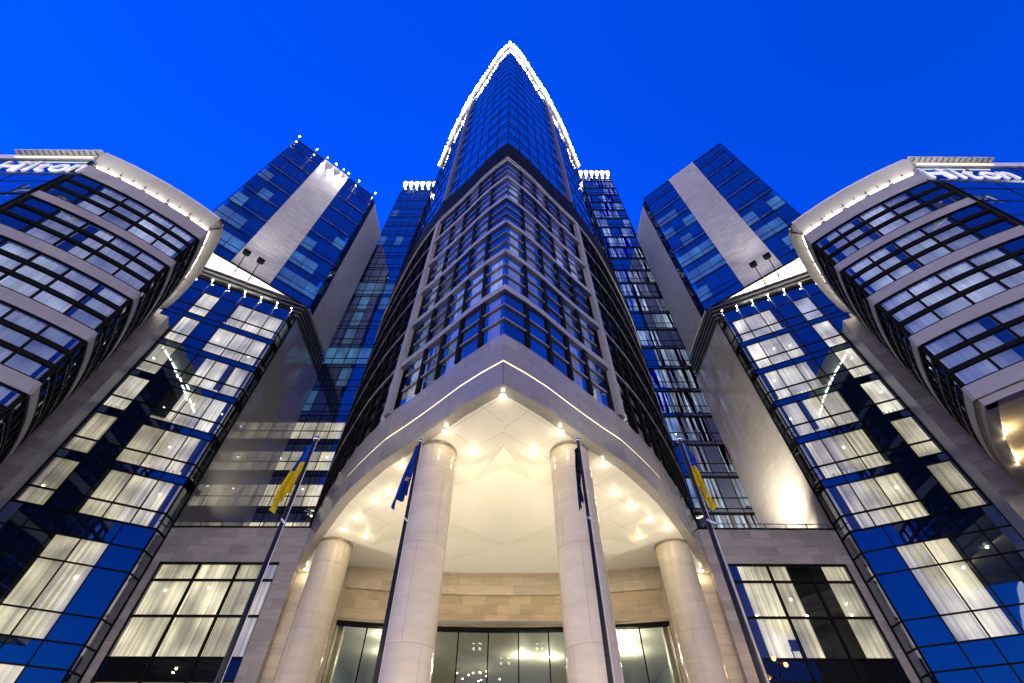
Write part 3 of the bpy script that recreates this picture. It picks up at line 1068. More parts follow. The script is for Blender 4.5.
def build_block(m):
    side = SIDE[m]
    F = Flat(BOX0, BD, BN, m)
    RT = Flat(BOX0, (0, 1), (1, 0), m)
    extra = 'a row of white roof lamps' if m > 0 else 'an unlit dark roof edge'
    th = thing('overhanging_block', (m * -26, 28, 0), 'blue glass block with a pale stone strip and %s' % extra, 'building block')
    z0, z1 = 41.4, 71.0
    fl = [41.4, 42.6, 46.25, 49.9, 53.6, 57.25, 60.9, 64.55, 68.2, 71.0]
    core = MB()
    core.box(F, 0.3, 12.6, -0.95, -0.75, z0 + 0.1, z1 - 0.1)
    core.build('dark_backing', 'interior_dark', th)
    W = Windows(th, 'window', 100)
    gr = MB()
    for (sa, sb) in ((0.0, 4.38), (8.42, 12.75)):
        n = 3
        for i in range(n):
            a, b = sa + (sb - sa) * i / n, sa + (sb - sa) * (i + 1) / n
            for k in range(len(fl) - 1):
                za, zb = fl[k], fl[k + 1]
                r = random.random()
                cur = None
                glass = 'blue_panel_glass'
                if 0 < k < 7 and r < (0.85 - 0.12 * k):
                    cur, glass = 'room_teal', 'coated_glass'
                split = [za, zb] if k in (0,) else [za, za + 0.95, zb]
                W.add(F, a, b, split, glass, cur, depth=0.6, cz=(za + 0.95, zb - 0.5) if cur else None)
        for i in range(n + 1):
            a = sa + (sb - sa) * i / n
            gr.box(F, max(sa, a - 0.025), min(sb, a + 0.025), -0.04, 0.035, z0, z1)
        for z in fl[1:-1]:
            gr.box(F, sa, sb, -0.04, 0.05, z - 0.05, z + 0.05)
            gr.box(F, sa, sb, -0.04, 0.033, z + 0.93, z + 0.98)
    # the glazed return beside the corner
    for k in range(len(fl) - 1):
        W.add(RT, 0.02, 1.05, [fl[k], fl[k + 1]], 'dark_glass')
    for z in fl[1:-1]:
        gr.box(RT, 0, 1.05, -0.04, 0.04, z - 0.05, z + 0.05)
    gr.box(RT, 0.0, 0.06, -0.04, 0.045, z0, z1)
    gr.box(RT, 1.02, 1.09, -0.04, 0.05, z0, z1)
    W.flush()
    gr.build('mullion_grid', 'black_metal', th)
    sl = Pieces(th, 'slab_edge_trim', 'grey_metal')
    for z in fl[3:8]:
        for (sa, sb) in ((0.05, 4.33), (8.47, 12.7)):
            sl.box(F, sa, sb, 0.055, 0.10, z + 0.2, z + 0.235)
    sl.flush()
    st = MB()
    st.box(F, 4.40, 8.40, -0.4, 0.06, z0, z1 + 0.35)
    st.build('stone_strip', 'block_stone', th)
    sw = MB()
    sw.box(RT, 1.095, 6.6, -0.4, 0.03, z0, z1)
    sw.build('side_wall', 'block_stone', th)
    so = MB()
    p = [F.P(0, 0, z0 - 0.02), F.P(12.75, 0, z0 - 0.02), F.P(12.75, -9, z0 - 0.02), RT.P(6.6, 0, z0 - 0.02)]
    so.face(p, [(0, 0), (12.75, 0), (12.75, 9), (0, 5)])
    so.build('soffit', 'white_panel', th)
    ed = MB()
    ed.box(F, 0, 12.75, -0.1, 0.04, z0 - 0.14, z0 - 0.001)
    ed.build('soffit_edge', 'black_metal', th)
    rf = MB()
    rf.face([F.P(0, 0, z1), F.P(12.75, 0, z1), F.P(12.75, -9, z1), RT.P(6.6, 0, z1)])
    rf.build('roof', 'roof_grey', th)
    cp = Pieces(th, 'coping', 'black_metal')
    cp.box(F, 0, 4.38, -0.1, 0.06, z1, z1 + 0.16)
    cp.box(F, 8.42, 12.75, -0.1, 0.06, z1, z1 + 0.16)
    cp.flush()
    if m > 0:
        for a in (0.05, 2.95, 4.7, 5.5, 6.8, 8.2, 9.95, 12.7):
            if a == 5.5:
                a = 5.55
            l = MB()
            p = F.P(a, 0.5, z1 + 0.45)
            l.ball(p, 0.10, 8, 5)
            lo = l.build('roof_lamp', 'lamp_white', th)
            br = MB()
            br.tube(F.P(a, -0.2, z1 + 0.2), p, 0.03, 0.03, 6)
            br.build('bracket', 'steel', lo)
            lamp('SPOT', F.P(a, 0.55, z1 + 0.2), th, 1300, (1.0, 0.94, 0.84), 0.05, F.P(a, 0.05, z1 - 4), 38, 0.9)
    # unseen spots added to wash the soffit white
    LF = Flat((-21.4 - 0.55, 27.05 + 1.1), WD, WN_, m)
    for sp_ in (3.0, 4.6, 6.2, 7.8, 9.4, 11.0):
        lamp('SPOT', LF.P(sp_, 0.12 + 0.03 * sp_, 39.3), th, 420, (1.0, 0.94, 0.82), 0.15, LF.P(sp_, 0.5 + 0.16 * sp_, 41.4), 150, 1.0)
    # two floodlights on arms
    for i, (sb, so_) in enumerate(((7.6, -1), (6.2, -1))):
        q = thing('floodlight', tuple(F.P(sb, -0.9, 41.2)), 'black floodlight on an arm, %s of the pair under the %s stone strip' % (('outer', 'inner')[i], side), 'floodlight', 'floodlights aimed up the stone strips')
        a = MB()
        a.tube(F.P(sb, -0.8, 41.1), F.P(sb, 2.0, 41.15), 0.045, 0.045, 8)
        a.build('arm', 'black_metal', q)
        a = MB()
        a.ball(F.P(sb, -0.75, 41.1), 0.14, 8, 6)
        a.build('arm_base', 'steel', q)
        h = MB()
        hf = Flat((0, 0), BD, BN, m)
        ctr = F.P(sb, 2.1, 41.3)
        aim = (F.P(sb, 0.0, 56) - ctr).normalized()
        sd = Vector((m * BD[0], BD[1], 0))
        up = aim.cross(sd).normalized()
        def P(a_, b_, c_):
            return ctr + sd * a_ + up * b_ + aim * c_
        for (x0, x1, y0, y1, w0, w1) in ((-0.28, 0.28, -0.2, 0.2, -0.18, 0.12), (-0.33, 0.33, -0.24, 0.24, 0.121, 0.3)):
            v = [P(x, y, w) for w in (w0, w1) for y in (y0, y1) for x in (x0, x1)]
            for f in ((0, 1, 3, 2), (4, 6, 7, 5), (0, 4, 5, 1), (2, 3, 7, 6), (0, 2, 6, 4), (1, 5, 7, 3)):
                h.face([v[j] for j in f])
        ho = h.build('lamp_head', 'black_metal', q)
        e = MB()
        e.face([P(-0.26, -0.18, 0.304), P(0.26, -0.18, 0.304), P(0.26, 0.18, 0.304), P(-0.26, 0.18, 0.304)])
        e.build('lens', 'lamp_white', ho)
        lamp('SPOT', ctr + aim * 0.4, q, 1500, (1.0, 0.93, 0.82), 0.1, F.P(sb - 0.3 * (1 if i == 0 else -1), 0.0, 66), 60, 1.0)

def build_rear(m):
    side = SIDE[m]
    tone = 'dark blue' if m > 0 else 'brightly curtained'
    th = thing('rear_tower', (m * -18, 42, 0), 'tall flat %s glass tower set back behind the %s wing, white lamps on top' % (tone, side), 'tower')
    F = Flat((-12.2, 36.4), (-1, 0), (0, -1), m)
    X1 = 9.75
    ztop = 96.0 if m > 0 else 103.2
    core = MB()
    core.box(F, 0, X1, -0.95, -0.75, 16, ztop - 0.2)
    core.build('dark_backing', 'interior_dark', th)
    sidew = MB()
    sidew.box(Flat((-22.0, 36.4), (0, 1), (-1, 0), m), 0.0, 12, -0.2, 0.0, 16, ztop)
    sidew.build('side_wall', 'blue_panel_glass', th)
    Wd = Windows(th, 'window', 100)
    Pn = Windows(th, 'spandrel_panel', 100)
    n, bw = 7, X1 / 7
    k = 0
    zt = 19.8
    gr = MB()
    while zt + 2.02 < ztop - 1:
        for i in range(n):
            a, b = i * bw, (i + 1) * bw
            cur, c0, c1, glass, cz = None, a, b, 'tower_glass', None
            if m > 0:
                if zt < 31:
                    cur, glass = 'curtain_warm', 'clear_glass'
                    cz = (zt - 1.0, zt + 1.35)
                elif abs(zt - 41.4) < 0.5 and i >= 3:
                    cur, glass = 'room_teal', 'coated_glass'
                elif abs(zt - 55.8) < 0.5 and i >= 2:
                    cur, glass = 'room_teal', 'coated_glass'
                elif random.random() < 0.16:
                    cur, glass = 'room_teal', 'coated_glass'
            else:
                if random.random() < 0.7:
                    cur, glass = 'curtain_ice', 'coated_blue'
            Wd.add(F, a, b, [zt - 1.0, zt, zt + 2.02], glass, cur, c0, c1, cz=cz)
            Pn.add(F, a, b, [zt - 1.58, zt - 1.0], 'tower_glass' if zt > 31 or m < 0 else 'dark_glass')
        for z in (zt - 1.0, zt, zt - 1.58):
            gr.box(F, 0, X1, -0.03, 0.04, z - 0.04, z + 0.04)
        if m < 0:
            gr.box(F, 0, X1, -0.03, 0.10, zt - 1.52, zt - 1.40)
        zt += 3.6
    zl = zt - 1.58
    for i in range(n):
        Pn.add(F, i * bw, (i + 1) * bw, [zl, ztop], 'tower_glass')
        Pn.add(F, i * bw, (i + 1) * bw, [16.0, 18.2], 'dark_glass')
    for i in range(n + 1):
        gr.box(F, max(0, i * bw - 0.03), i * bw + 0.03, -0.03, 0.035, 16, ztop)
    Wd.flush()
    Pn.flush()
    gr.build('mullion_grid', 'black_metal', th)
    cp = MB()
    cp.box(F, -0.1, X1 + 0.1, -0.5, 0.2, ztop, ztop + 0.5)
    cp.build('coping', 'grey_metal', th)
    for i in range(7):
        l = MB()
        p = F.P(X1 - 0.25 - i * 1.2, 0.3, ztop - 0.1)
        l.box(F, X1 - 0.45 - i * 1.2, X1 - 0.05 - i * 1.2, 0.05, 0.35, ztop - 1.5, ztop - 0.05)
        l.build('roof_lamp', 'strip_cornice', th)
        lamp('POINT', F.P(X1 - 0.25 - i * 1.2, 0.7, ztop - 1.4), th, 160, (1.0, 0.95, 0.9), 0.1)
    if m > 0:
        l = MB()
        l.box(F, X1 - 3.6, X1 - 2.4, -0.5, -0.4, 57.4, 57.9)
        l.build('ceiling_lamp', 'cyan_lamp', th)

def drum_path():
    # front: from the sharp edge near the entrance, bending away to the outside
    p = Vector((-21.14, 14.96))
    pts = [(p.x, p.y)]
    for k in range(8):
        az = R(40 + (62 - 40) * (k + 0.5) / 8)
        p = p + Vector((-math.sin(az), -math.cos(az))) * 0.90
        pts.append((p.x, p.y))
    # return: from the same edge, bending back
    q = Vector((-21.14, 14.96))
    ret = [(q.x, q.y)]
    for k in range(10):
        az = R(37 + (56 - 37) * (k + 0.5) / 10)
        q = q + Vector((-math.sin(az), math.cos(az))) * 1.02
        ret.append((q.x, q.y))
    return pts, ret

def build_bay(m):
    side = SIDE[m]
    th = thing('curved_bay', (m * -25, 14, 0), 'curved stone-banded bay with a lit white cornice, at the far %s edge' % side, 'building')
    fp, rp = drum_path()
    F = Curve(fp, m, flip=False)
    if F.N[0].y > 0:
        F = Curve(fp, m, flip=True)
    RT = Curve(rp, m, flip=True)
    if RT.N[0].x < 0 and RT.N[0].y < 0 or (RT.N[0].x < 0):
        RT = Curve(rp, m, flip=False)
    L, LR = F.L, RT.L
    wb = [16.2, 19.84, 23.46, 27.02]
    zbot = 15.45
    if m > 0:
        wb = [12.56, 16.2, 19.84, 23.46, 27.02]
        zbot = 11.8
    WH = 2.93
    ztop = 31.1
    core = MB()
    core.box(F, 0.6, L, -0.85, -0.65, zbot + 0.2, ztop)
    core.box(RT, 0.6, LR, -0.85, -0.65, zbot + 0.2, ztop)
    core.build('dark_backing', 'interior_dark', th)
    # stone bands
    ends = [zbot] + [w + WH for w in wb]
    begs = wb + [ztop]
    for a, b in zip(ends, begs):
        mb = MB()
        mb.box(F, 0, L, -0.3, 0.09, a, b)
        mb.box(RT, 0, LR, -0.3, 0.13, a + 0.05, b - 0.12)
        # the arris where front and return meet
        P0, P1 = F.P(0, 0.09, a), RT.P(0, 0.13, a)
        mb.face([F.P(0, 0.09, a), RT.P(0, 0.13, a), RT.P(0, 0.13, b), F.P(0, 0.09, b)], [(0, a), (0.2, a), (0.2, b), (0, b)])
        mb.face([F.P(0, 0.09, a), RT.P(0, 0.13, a), F.P(0, -0.3, a)])
        mb.build('stone_band', 'drum_stone', th)
    W = Windows(th, 'window', 100)
    fr = MB()
    nb_ = 5
    bw = (L - 0.15) / nb_
    for k, z in enumerate(wb):
        rows = [z, z + 0.97, z + 1.95, z + WH]
        for i in range(nb_):
            a, b = 0.08 + i * bw, 0.08 + (i + 1) * bw
            cur = 'curtain_cool'
            c0, c1 = a, b
            if i == nb_ - 1:
                cur = None
            elif i == 0 and random.random() < 0.7:
                c0 = a + random.uniform(0.2, 1.0)
            elif random.random() < 0.12:
                c1 = b - random.uniform(0.2, 0.6)
            W.add(F, a, b, rows, 'coated_glass' if cur else 'blue_panel_glass', cur, c0, c1)
        for i in range(nb_ + 1):
            a = 0.08 + i * bw
            fr.box(F, max(0, a - 0.05), min(L, a + 0.05), -0.08, 0.05, z, z + WH)
        for j, zz in enumerate(rows):
            h = 0.12 if 0 < j < 3 else 0.06
            fr.box(F, 0.0, L, -0.08, 0.09, max(z, zz - h), min(z + WH, zz + h))
        rw = LR / 10
        for i in range(10):
            a, b = i * rw, (i + 1) * rw
            W.add(RT, a + 0.02, b - 0.02, rows, 'coated_glass' if i < 2 else 'dark_glass', 'curtain_dim' if i == 0 else None, a + 0.1, b - 0.1)
            fr.box(RT, max(0, a - 0.07), a + 0.07, -0.08, 0.07, z, z + WH)
        for zz in rows:
            fr.box(RT, 0, LR, -0.08, 0.10, max(z, zz - 0.09), min(z + WH, zz + 0.09))
    W.flush()
    fr.build('window_frame', 'black_metal', th)
    rail = MB()
    for z in wb:
        rail.box(RT, 0.2, LR, 0.16, 0.19, z + 0.3, z + 0.33)
        rail.box(RT, 0.2, LR, 0.16, 0.19, z + 1.5, z + 1.53)
    rail.build('guard_rails', 'steel', th)
    # underside
    so = MB()
    fpts = [F.P(L * k / 8, 0.10, zbot + 0.01) for k in range(9)]
    rpts = [RT.P(LR * k / 8, 0.06, zbot + 0.01) for k in range(9)]
    far = Vector((m * -34, 16, zbot + 0.01))
    loop = fpts + [far] + rpts[::-1]
    so.face(loop, [(p.x, p.y) for p in loop])
    so.build('soffit', 'cream_stone', th)
    lip = MB()
    lip.box(F, 0.05, L, -0.55, -0.05, zbot - 0.35, zbot + 0.005)
    lip.box(RT, 0.05, LR, -0.55, -0.05, zbot - 0.35, zbot + 0.005)
    lip.build('soffit_rim', 'drum_stone', th)
    ip = [(m * -23.8, 17.1), (m * -25.9, 19.2), (m * -24.3, 15.4), (m * -26.4, 16.9)]
    for (x, y) in ip[:2] if m < 0 else ip[:1]:
        l = MB()
        l.tube((x, y, zbot - 0.12), (x, y, zbot + 0.005), 0.2, 0.2, 12)
        l.build('soffit_lamp', 'lamp_yellow', th)
        lamp('POINT', (x, y, zbot - 0.35), th, 70, (1.0, 0.80, 0.45), 0.08)
    # lit cornice
    cb, cpn, ctr, st, rib = MB(), MB(), MB(), Pieces(th, 'cornice_light', 'strip_cornice'), Pieces(th, 'cornice_rib', 'black_metal')
    def flare(mb, S, s0, s1, z0, o0, z1, o1):
        c = [s0 + (s1 - s0) * k / 14 for k in range(15)]
        for a, b in zip(c, c[1:]):
            mb.face([S.P(a, o0, z0), S.P(b, o0, z0), S.P(b, o1, z1), S.P(a, o1, z1)], [(a, z0), (b, z0), (b, z1), (a, z1)])
    for S, e in ((F, L), (RT, LR)):
        flare(cpn, S, 0.0, e, ztop + 0.25, -0.05, 32.25, 0.62)
        q_ = 0.1
        while q_ < e - 1.0:
            st.box(S, q_, q_ + 1.1, 0.02, 0.10, ztop + 0.06, ztop + 0.16)
            q_ += 1.42
        ctr.box(S, 0.0, e, 0.28, 0.44, 32.26, 32.38)
        cb.box(S, 0.0, e, 0.28, 0.40, 32.39, 32.7)
        k = 0
        s_ = 0.0
        while s_ < e:
            rib.rod(S.P(s_ + 0.02, 0.03, ztop + 0.30), S.P(s_ + 0.02, 0.41, 32.24), 0.024)
            s_ += 0.71
    # corner piece joining the two flares
    A0, A1, B0, B1 = F.P(0, -0.05, ztop + 0.25), F.P(0, 0.36, 32.25), RT.P(0, -0.05, ztop + 0.25), RT.P(0, 0.36, 32.25)
    mid = (A1 + B1) / 2
    apex = mid + (mid - Vector((A0.x, A0.y, mid.z))) * 0.22
    cpn.face([A0, A1, apex])
    cpn.face([B0, apex, B1])
    for (p, q) in ((F.P(0, 0.36, 32.26), apex), (apex, RT.P(0, 0.36, 32.26))):
        ctr.tube((p.x, p.y, 32.34), (q.x, q.y, 32.34), 0.1, 0.1, 8)
    cpn.build('cornice_panels', 'rim_panel', th)
    rib.flush()
    st.flush()
    ctr.build('cornice_trim', 'gold_trim', th)
    cb.build('cornice_lip', 'white_panel', th)
    rf = MB()
    loop = [F.P(L * k / 8, 0.3, 32.69) for k in range(9)] + [Vector((m * -33, 18, 32.84))] + [RT.P(LR * k / 8, 0.3, 32.69) for k in range(9)][::-1]
    rf.face(loop)
    rf.build('roof', 'roof_grey', th)
    # flat glazed front beyond the bay
    fl = thing('flat_glass_front', (m * -40, 12, 0), 'flat blue glass front carrying the rooftop letters at the far %s edge' % side, 'building')
    e = F.P(L, 0, 0)
    FF = Flat((-abs(e.x) - 0.02, 10.25), (-1, 0), (0, -1), m)
    Wn = Windows(fl, 'glass_panel', 90)
    gz = [31.6 - 1.8 * k for k in range(12)]
    gl = MB()
    for i in range(7):
        for a, b in zip(gz, gz[1:]):
            Wn.add(FF, i * 3.0, (i + 1) * 3.0, [b, a], 'blue_panel_glass')
    Wn.flush()
    gg = MB()
    for i in range(8):
        gg.box(FF, max(0, i * 3.0 - 0.02), i * 3.0 + 0.02, -0.03, 0.02, gz[-1], 31.6)
    for z in gz[1:-1]:
        gg.box(FF, 0, 21, -0.03, 0.022, z - 0.02, z + 0.02)
    gg.build('mullion_grid', 'black_metal', fl)
    bk = MB()
    bk.box(FF, 0, 21, -6, -0.1, 0, 31.6)
    bk.build('wall', 'interior_dark', fl)
    co = MB()
    co.box(FF, -0.3, 5.4, -0.3, 0.42, 32.3, 32.38)
    co.build('cornice', 'white_panel', fl)
    co = MB()
    co.box(FF, 0.0, 5.0, 0.14, 0.2, 31.66, 31.74)
    co.build('cornice_light', 'strip_warm', fl)
    co = MB()
    co.box(FF, 0.0, 21, -0.05, 0.1, 31.62, 32.29)
    co.build('parapet', 'white_panel', fl)
    for i in range(14):
        co = MB()
        co.box(FF, 0.1 + i * 0.38, 0.13 + i * 0.38, 0.1, 0.4, 32.2, 32.295)
        co.build('cornice_slat', 'grey_metal', fl)
    ln = MB()
    ln.box(FF, 4.8 if m < 0 else 5.5, 12, 0.05, 0.10, 25.2, 25.32)
    ln.build('light_line', 'strip_cornice', fl)
    # rooftop sign
    sg = thing('rooftop_sign', (m * -27.2, 9.6, 27.3), 'white standing letters spelling Hilton on the %s glass front' % side, 'sign')
    sg['label'] = 'white upright sign letters standing on the flat glass front at far %s' % side
    x = (24.45 if m < 0 else -29.75)
    word = 'Hilton'
    adv = {'H': 1.22, 'i': 0.55, 'l': 0.55, 't': 0.78, 'o': 1.05, 'n': 1.0}
    for ch in word:
        cu = bpy.data.curves.new('letter', 'FONT')
        cu.body = ch
        cu.size = 2.15
        cu.extrude = 0.05
        tmp = bpy.data.objects.new('letter', cu)
        COL.objects.link(tmp)
        bpy.context.view_layer.update()
        me = bpy.data.meshes.new_from_object(tmp.evaluated_get(bpy.context.evaluated_depsgraph_get()))
        bpy.data.objects.remove(tmp)
        me.name = 'letter'
        me.materials.clear()
        me.materials.append(MATS['sign_white'])
        lo = bpy.data.objects.new('letter', me)
        COL.objects.link(lo)
        lo.parent = sg
        lo.location = Vector((x, 9.55, 27.75)) - Vector(sg.location)
        lo.rotation_euler = (R(90), 0, 0)
        x += adv[ch] * 1.05
    rl = MB()
    rl.box(Flat((-23.8, 9.6), (-1, 0), (0, -1), m), 0.5, 6.2, -0.12, 0.0, 27.60, 27.70)
    rl.build('support_rail', 'steel', sg)
    for i in range(6):
        xx = m * -(24.6 + i * 1.05)
        lamp('SPOT', (xx, 8.2, 26.6), sg, 120, (0.95, 0.95, 1.0), 0.1, (xx, 9.5, 28.4), 90, 1.0)

def build_podium(m):
    side = SIDE[m]
    look = 'flat plain curtains' if m > 0 else 'bright parted curtains'
    th = thing('podium_block', (m * -17, 29, 0), 'low stone block with one big window and %s beside the entrance' % look, 'building')
    F = Flat((-12.49, 28.14), (-1, 0), (0, -1), m)
    E = 21.38 - 12.49
    a0, a1 = 13.61 - 12.49, 20.86 - 12.49
    st = MB()
    st.box(F, 0, E, -0.5, 0, 14.05, 16.2)
    st.box(F, 0, a0, -0.5, 0.0, 0, 14.048)
    st.box(F, a1, E, -0.5, 0.0, 0, 14.048)
    st.build('stone_wall', 'podium_stone', th)
    iw = MB()
    iw.box(F, a0 - 0.2, a1 + 0.2, -1.6, -1.4, 0, 15)
    iw.build('dark_backing', 'interior_dark', th)
    W = Windows(th, 'window', 50)
    xs = [a0, 16.02 - 12.49, 18.41 - 12.49, a1]
    for i in range(3):
        a, b = xs[i], xs[i + 1]
        c0, c1 = a, b
        cur = 'curtain_warm'
        if m < 0:
            if i == 0:
                c0 = a + 0.7
            if i == 1:
                c1 = b - 1.1
            if i == 2:
                c0 = a + 1.1
        W.add(F, a, b, [9.16, 11.11, 13.03, 14.04], 'clear_glass', cur, c0, c1, o=-0.12)
        W.add(F, a, b, [8.14, 9.10], 'dark_glass', o=-0.12)
        W.add(F, a, b, [5.5, 8.08], 'clear_glass', 'room_warm_dim', o=-0.12)
        W.add(F, a, b, [0.1, 5.5], 'dark_glass', o=-0.12)
    W.flush()
    fr = MB()
    for x in xs:
        fr.box(F, x - 0.055, x + 0.055, -0.2, -0.03, 0.1, 14.045)
    for z, w in ((14.0, 0.05), (13.03, 0.05), (11.11, 0.05), (9.13, 0.04), (8.11, 0.04), (5.5, 0.04)):
        fr.box(F, a0, a1, -0.2, -0.028, z - w, z + w)
    fr.build('window_frame', 'black_metal', th)
    cp = MB()
    cp.box(F, 0, E, -0.5, 0.05, 16.205, 16.30)
    cp.build('coping', 'black_metal', th)
    rl = MB()
    rl.box(F, 0.4, E - 0.1, -0.3, -0.26, 16.72, 16.76)
    for k in range(7):
        x = 0.5 + k * (E - 0.7) / 6
        rl.box(F, x, x + 0.04, -0.3, -0.26, 16.3, 16.72)
    rl.build('parapet_rail', 'steel', th)
    rf = MB()
    rf.face([F.P(0, -0.5, 16.19), F.P(E, -0.5, 16.19), F.P(E, -9, 16.19), F.P(0, -9, 16.19)])
    rf.build('roof', 'roof_grey', th)
    q = thing('roof_floodlight', tuple(F.P(5.6, -3.0, 16.2)), 'small square floodlight lying unseen on the %s podium roof' % side, 'floodlight')
    b = MB()
    b.box(F, 5.35, 5.85, -3.15, -2.85, 16.2, 16.32)
    b.build('base', 'black_metal', q)
    b = MB()
    b.box(F, 5.4, 5.8, -3.1, -2.9, 16.33, 16.55)
    b.build('lamp_head', 'grey_metal', q)
    if m < 0:
        lamp('SPOT', F.P(5.9, -2.4, 16.7), q, 8500, (1.0, 0.90, 0.72), 0.1, F.P(8.9, -4.2, 27), 110, 1.0)
        lamp('SPOT', F.P(7.6, -2.0, 16.6), q, 500, (1.0, 0.88, 0.68), 0.05, F.P(8.95, -2.4, 18.2), 100, 1.0)
    else:
        lamp('SPOT', F.P(5.9, -2.4, 16.7), q, 1300, (1.0, 0.92, 0.78), 0.1, F.P(8.9, -4.0, 30), 90, 1.0)  # left lamp added to brighten the side wall

for m in (1, -1):
    build_rear(m)
    build_wing(m)
    build_block(m)
    build_bay(m)
    build_podium(m)

# ------------------------------------------------------------------ flagpoles and flags
def pole(x, y, h, label):
    t = thing('flagpole', (x, y, 0), label, 'flagpole', 'flagpoles before the entrance')
    a = MB()
    a.tube((x, y, 0.12), (x, y, h), 0.062, 0.034, 14)
    a.build('mast', 'pole_metal', t)
    a = MB()
    a.ball((x, y, h + 0.06), 0.07, 10, 7)
    a.build('finial', 'steel', t)
    a = MB()
    a.tube((x, y, 0), (x, y, 0.14), 0.16, 0.12, 14)
    a.build('base', 'grey_metal', t)
    a = MB()
    a.tube((x + 0.075, y - 0.03, 1.0), (x + 0.05, y - 0.02, h - 0.05), 0.006, 0.006, 6)
    a.build('halyard', 'sign_white', t)
    a = MB()
    a.tube((x - 0.02, y - 0.04, h * 0.765), (x + 0.10, y - 0.09, h * 0.75), 0.02, 0.02, 6)
    a.build('cleat', 'sign_white', t)
pole(-4.03, 8.21, 7.86, 'dark flagpole far left of the columns, flying a blue and yellow flag')
pole(-2.12, 9.92, 9.12, 'dark flagpole before the left inner column, with a blue flag and gold star')
pole(2.10, 9.92, 9.18, 'dark flagpole before the right inner column, with a furled navy flag')
pole(4.05, 8.21, 7.90, 'dark flagpole far right of the columns, flying a blue and yellow flag')

def m_cloth(name, top, bottom, split=0.5, blob=None, pattern=None):
    m, nt, out = mat_new(name)
    uv = nd(nt, 'ShaderNodeUVMap')
    sp = nd(nt, 'ShaderNodeSeparateXYZ')
    nt.links.new(uv.outputs[0], sp.inputs[0])
    gt = nd(nt, 'ShaderNodeMath', operation='GREATER_THAN')
    gt.inputs[1].default_value = split
    nt.links.new(sp.outputs[1], gt.inputs[0])
    mx = nd(nt, 'ShaderNodeMixRGB')
    mx.inputs[1].default_value = rgb(top)
    mx.inputs[2].default_value = rgb(bottom)
    nt.links.new(gt.outputs[0], mx.inputs[0])
    last = mx
    if pattern:
        nz = nd(nt, 'ShaderNodeTexVoronoi')
        nz.inputs['Scale'].default_value = 14
        nt.links.new(uv.outputs[0], nz.inputs['Vector'])
        g2 = nd(nt, 'ShaderNodeMath', operation='LESS_THAN')
        g2.inputs[1].default_value = 0.22
        nt.links.new(nz.outputs['Distance'], g2.inputs[0])
        band = nd(nt, 'ShaderNodeMath', operation='COMPARE')
        band.inputs[1].default_value, band.inputs[2].default_value = 0.55, 0.22
        nt.links.new(sp.outputs[1], band.inputs[0])
        mm = nd(nt, 'ShaderNodeMath', operation='MULTIPLY')
        nt.links.new(g2.outputs[0], mm.inputs[0])
        nt.links.new(band.outputs[0], mm.inputs[1])
        m3 = nd(nt, 'ShaderNodeMixRGB')
        m3.inputs[2].default_value = rgb(pattern)
        nt.links.new(mm.outputs[0], m3.inputs[0])
        nt.links.new(mx.outputs[0], m3.inputs[1])
        last = m3
    d = nd(nt, 'ShaderNodeBsdfDiffuse')
    tr = nd(nt, 'ShaderNodeBsdfTranslucent')
    nt.links.new(last.outputs[0], d.inputs[0])
    nt.links.new(last.outputs[0], tr.inputs[0])
    ms = nd(nt, 'ShaderNodeMixShader')
    ms.inputs[0].default_value = 0.4
    nt.links.new(d.outputs[0], ms.inputs[1])
    nt.links.new(tr.outputs[0], ms.inputs[2])
    nt.links.new(ms.outputs[0], out.inputs[0])
m_cloth('flag_blue_yellow', (0.02, 0.10, 0.55), (0.85, 0.66, 0.03), 0.44)
m_cloth('flag_blue', (0.015, 0.06, 0.36), (0.015, 0.06, 0.36))
m_cloth('flag_navy', (0.01, 0.015, 0.06), (0.02, 0.04, 0.10), 0.6, pattern=(0.5, 0.55, 0.65))

def flag(name, x, y, ztop, hoist, width, droop, sgn, matn, label, folds=3.2, taper=0.35, lean=0.0):
    f = MB()
    nu, nv = 26, 22
    def P(i, k):
        u, v = i / nu, k / nv
        w = width * (taper + (1 - taper) * v ** 0.8)
        px = x + sgn * (0.05 + w * u) + 0.03 * math.sin(u * 9 + v * 5)
        py = y - 0.02 + (0.11 * v + 0.03) * math.sin(u * folds * 2 * math.pi + v * 2.4) * (0.3 + u)
        pz = ztop - v * hoist - droop * u ** 1.3 * (0.45 + 0.55 * v)
        return (px, py, pz)
    for i in range(nu):
        for k in range(nv):
            f.face([P(i, k), P(i + 1, k), P(i + 1, k + 1), P(i, k + 1)], [(i / nu, k / nv), ((i + 1) / nu, k / nv), ((i + 1) / nu, (k + 1) / nv), (i / nu, (k + 1) / nv)], True)
    o = f.build(name, matn)
    return tag(o, label, 'flag', 'flags on the entrance poles'), P
flag('flag', -4.03, 8.21, 7.80, 1.08, 0.28, 0.56, -1, 'flag_blue_yellow', 'limp blue over yellow flag hanging to the left, on the leftmost pole')
o, P = flag('flag', -2.12, 9.92, 9.06, 1.5, 0.36, 0.35, -1, 'flag_blue', 'limp plain blue flag with a gold star, left of the inner column', 2.2, 0.15)
sm_ = MB()
c = Vector(P(13, 14))
pts = []
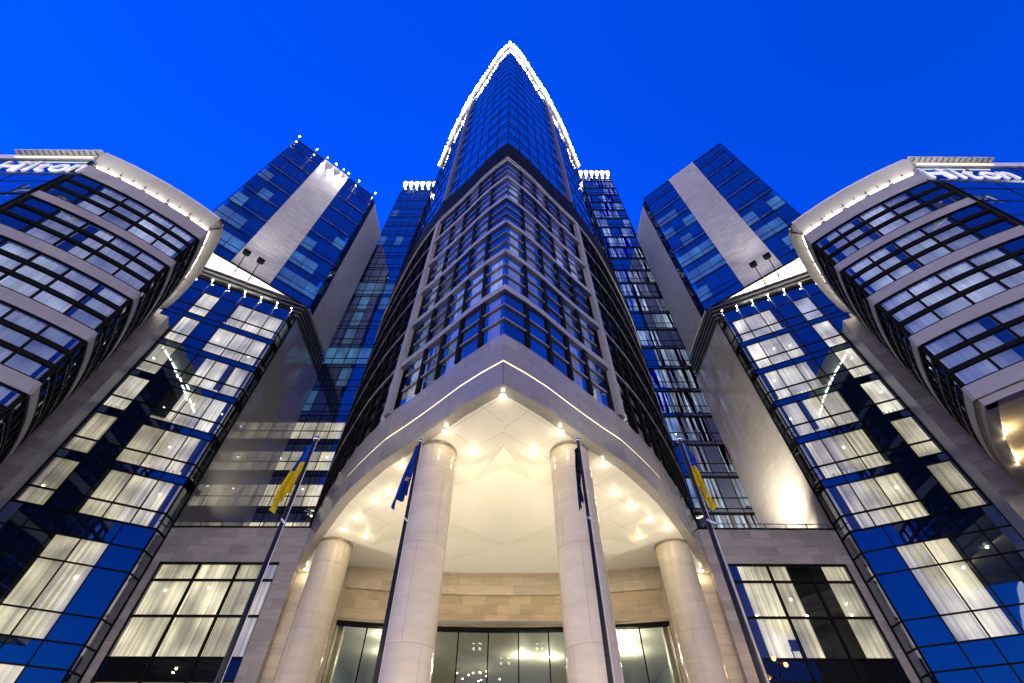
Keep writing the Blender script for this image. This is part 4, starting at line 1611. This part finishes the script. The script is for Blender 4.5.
for k in range(10):
    r = 0.085 if k % 2 == 0 else 0.036
    pts.append(c + Vector((math.sin(k * math.pi / 5) * r, -0.10, math.cos(k * math.pi / 5) * r)))
sm_.face(pts)
m_plain('star_gold', (0.8, 0.5, 0.06), 0.6)
sm_.build('star', 'star_gold', o)
flag('flag', 2.10, 9.92, 9.0, 1.5, 0.13, 0.35, -1, 'flag_navy', 'dark navy patterned flag furled tight against its pole', 2.6, 0.6)
flag('flag', 4.05, 8.21, 7.82, 1.05, 0.17, 0.50, 1, 'flag_blue_yellow', 'limp blue over yellow flag hanging to the right, on the rightmost pole')

# ------------------------------------------------------------------ twin wall lamp by the right window
wl = thing('twin_wall_lamp', (14.2, 28.1, 8.6), 'pair of glowing orange lamps on a bracket below the right window', 'wall lamp')
b = MB()
b.tube((14.2, 28.1, 8.3), (14.2, 27.2, 8.75), 0.03, 0.03, 8)
b.tube((13.75, 27.2, 8.75), (14.65, 27.2, 8.5), 0.025, 0.025, 8)
b.build('bracket', 'black_metal', wl)
for (x, z) in ((13.8, 8.88), (14.3, 8.62)):
    b = MB()
    b.ball((x, 27.2, z), 0.10, 10, 7)
    b.build('bulb', 'lamp_orange', wl)
    lamp('POINT', (x, 27.0, z), wl, 30, (1.0, 0.55, 0.2), 0.1)

# ------------------------------------------------------------------ two chairs behind the right window
for i, x in enumerate((15.75, 17.5)):
    ch = thing('chair', (x, 28.55, 9.2), 'dark chair back against the curtain of the right window, %s one' % ('nearer the entrance', 'farther from the entrance')[i] if False else ('dark chair seen through the right window, nearer the entrance' if i == 0 else 'dark chair seen through the right window, farther from the entrance'), 'chair', 'chairs behind the right window')
    S = Flat((x - 0.24, 28.36), (1, 0), (0, -1))
    a = MB(); a.box(S, 0.0, 0.48, 0.0, 0.05, 9.6, 10.05); a.build('backrest', 'chair_fabric', ch)
    a = MB(); a.box(S, 0.0, 0.48, -0.08, -0.004, 9.55, 9.62); a.build('seat', 'chair_fabric', ch)
    for lx in (0.0, 0.44):
        a = MB(); a.box(S, lx, lx + 0.04, -0.05, -0.01, 9.2, 9.548); a.build('leg', 'black_metal', ch)
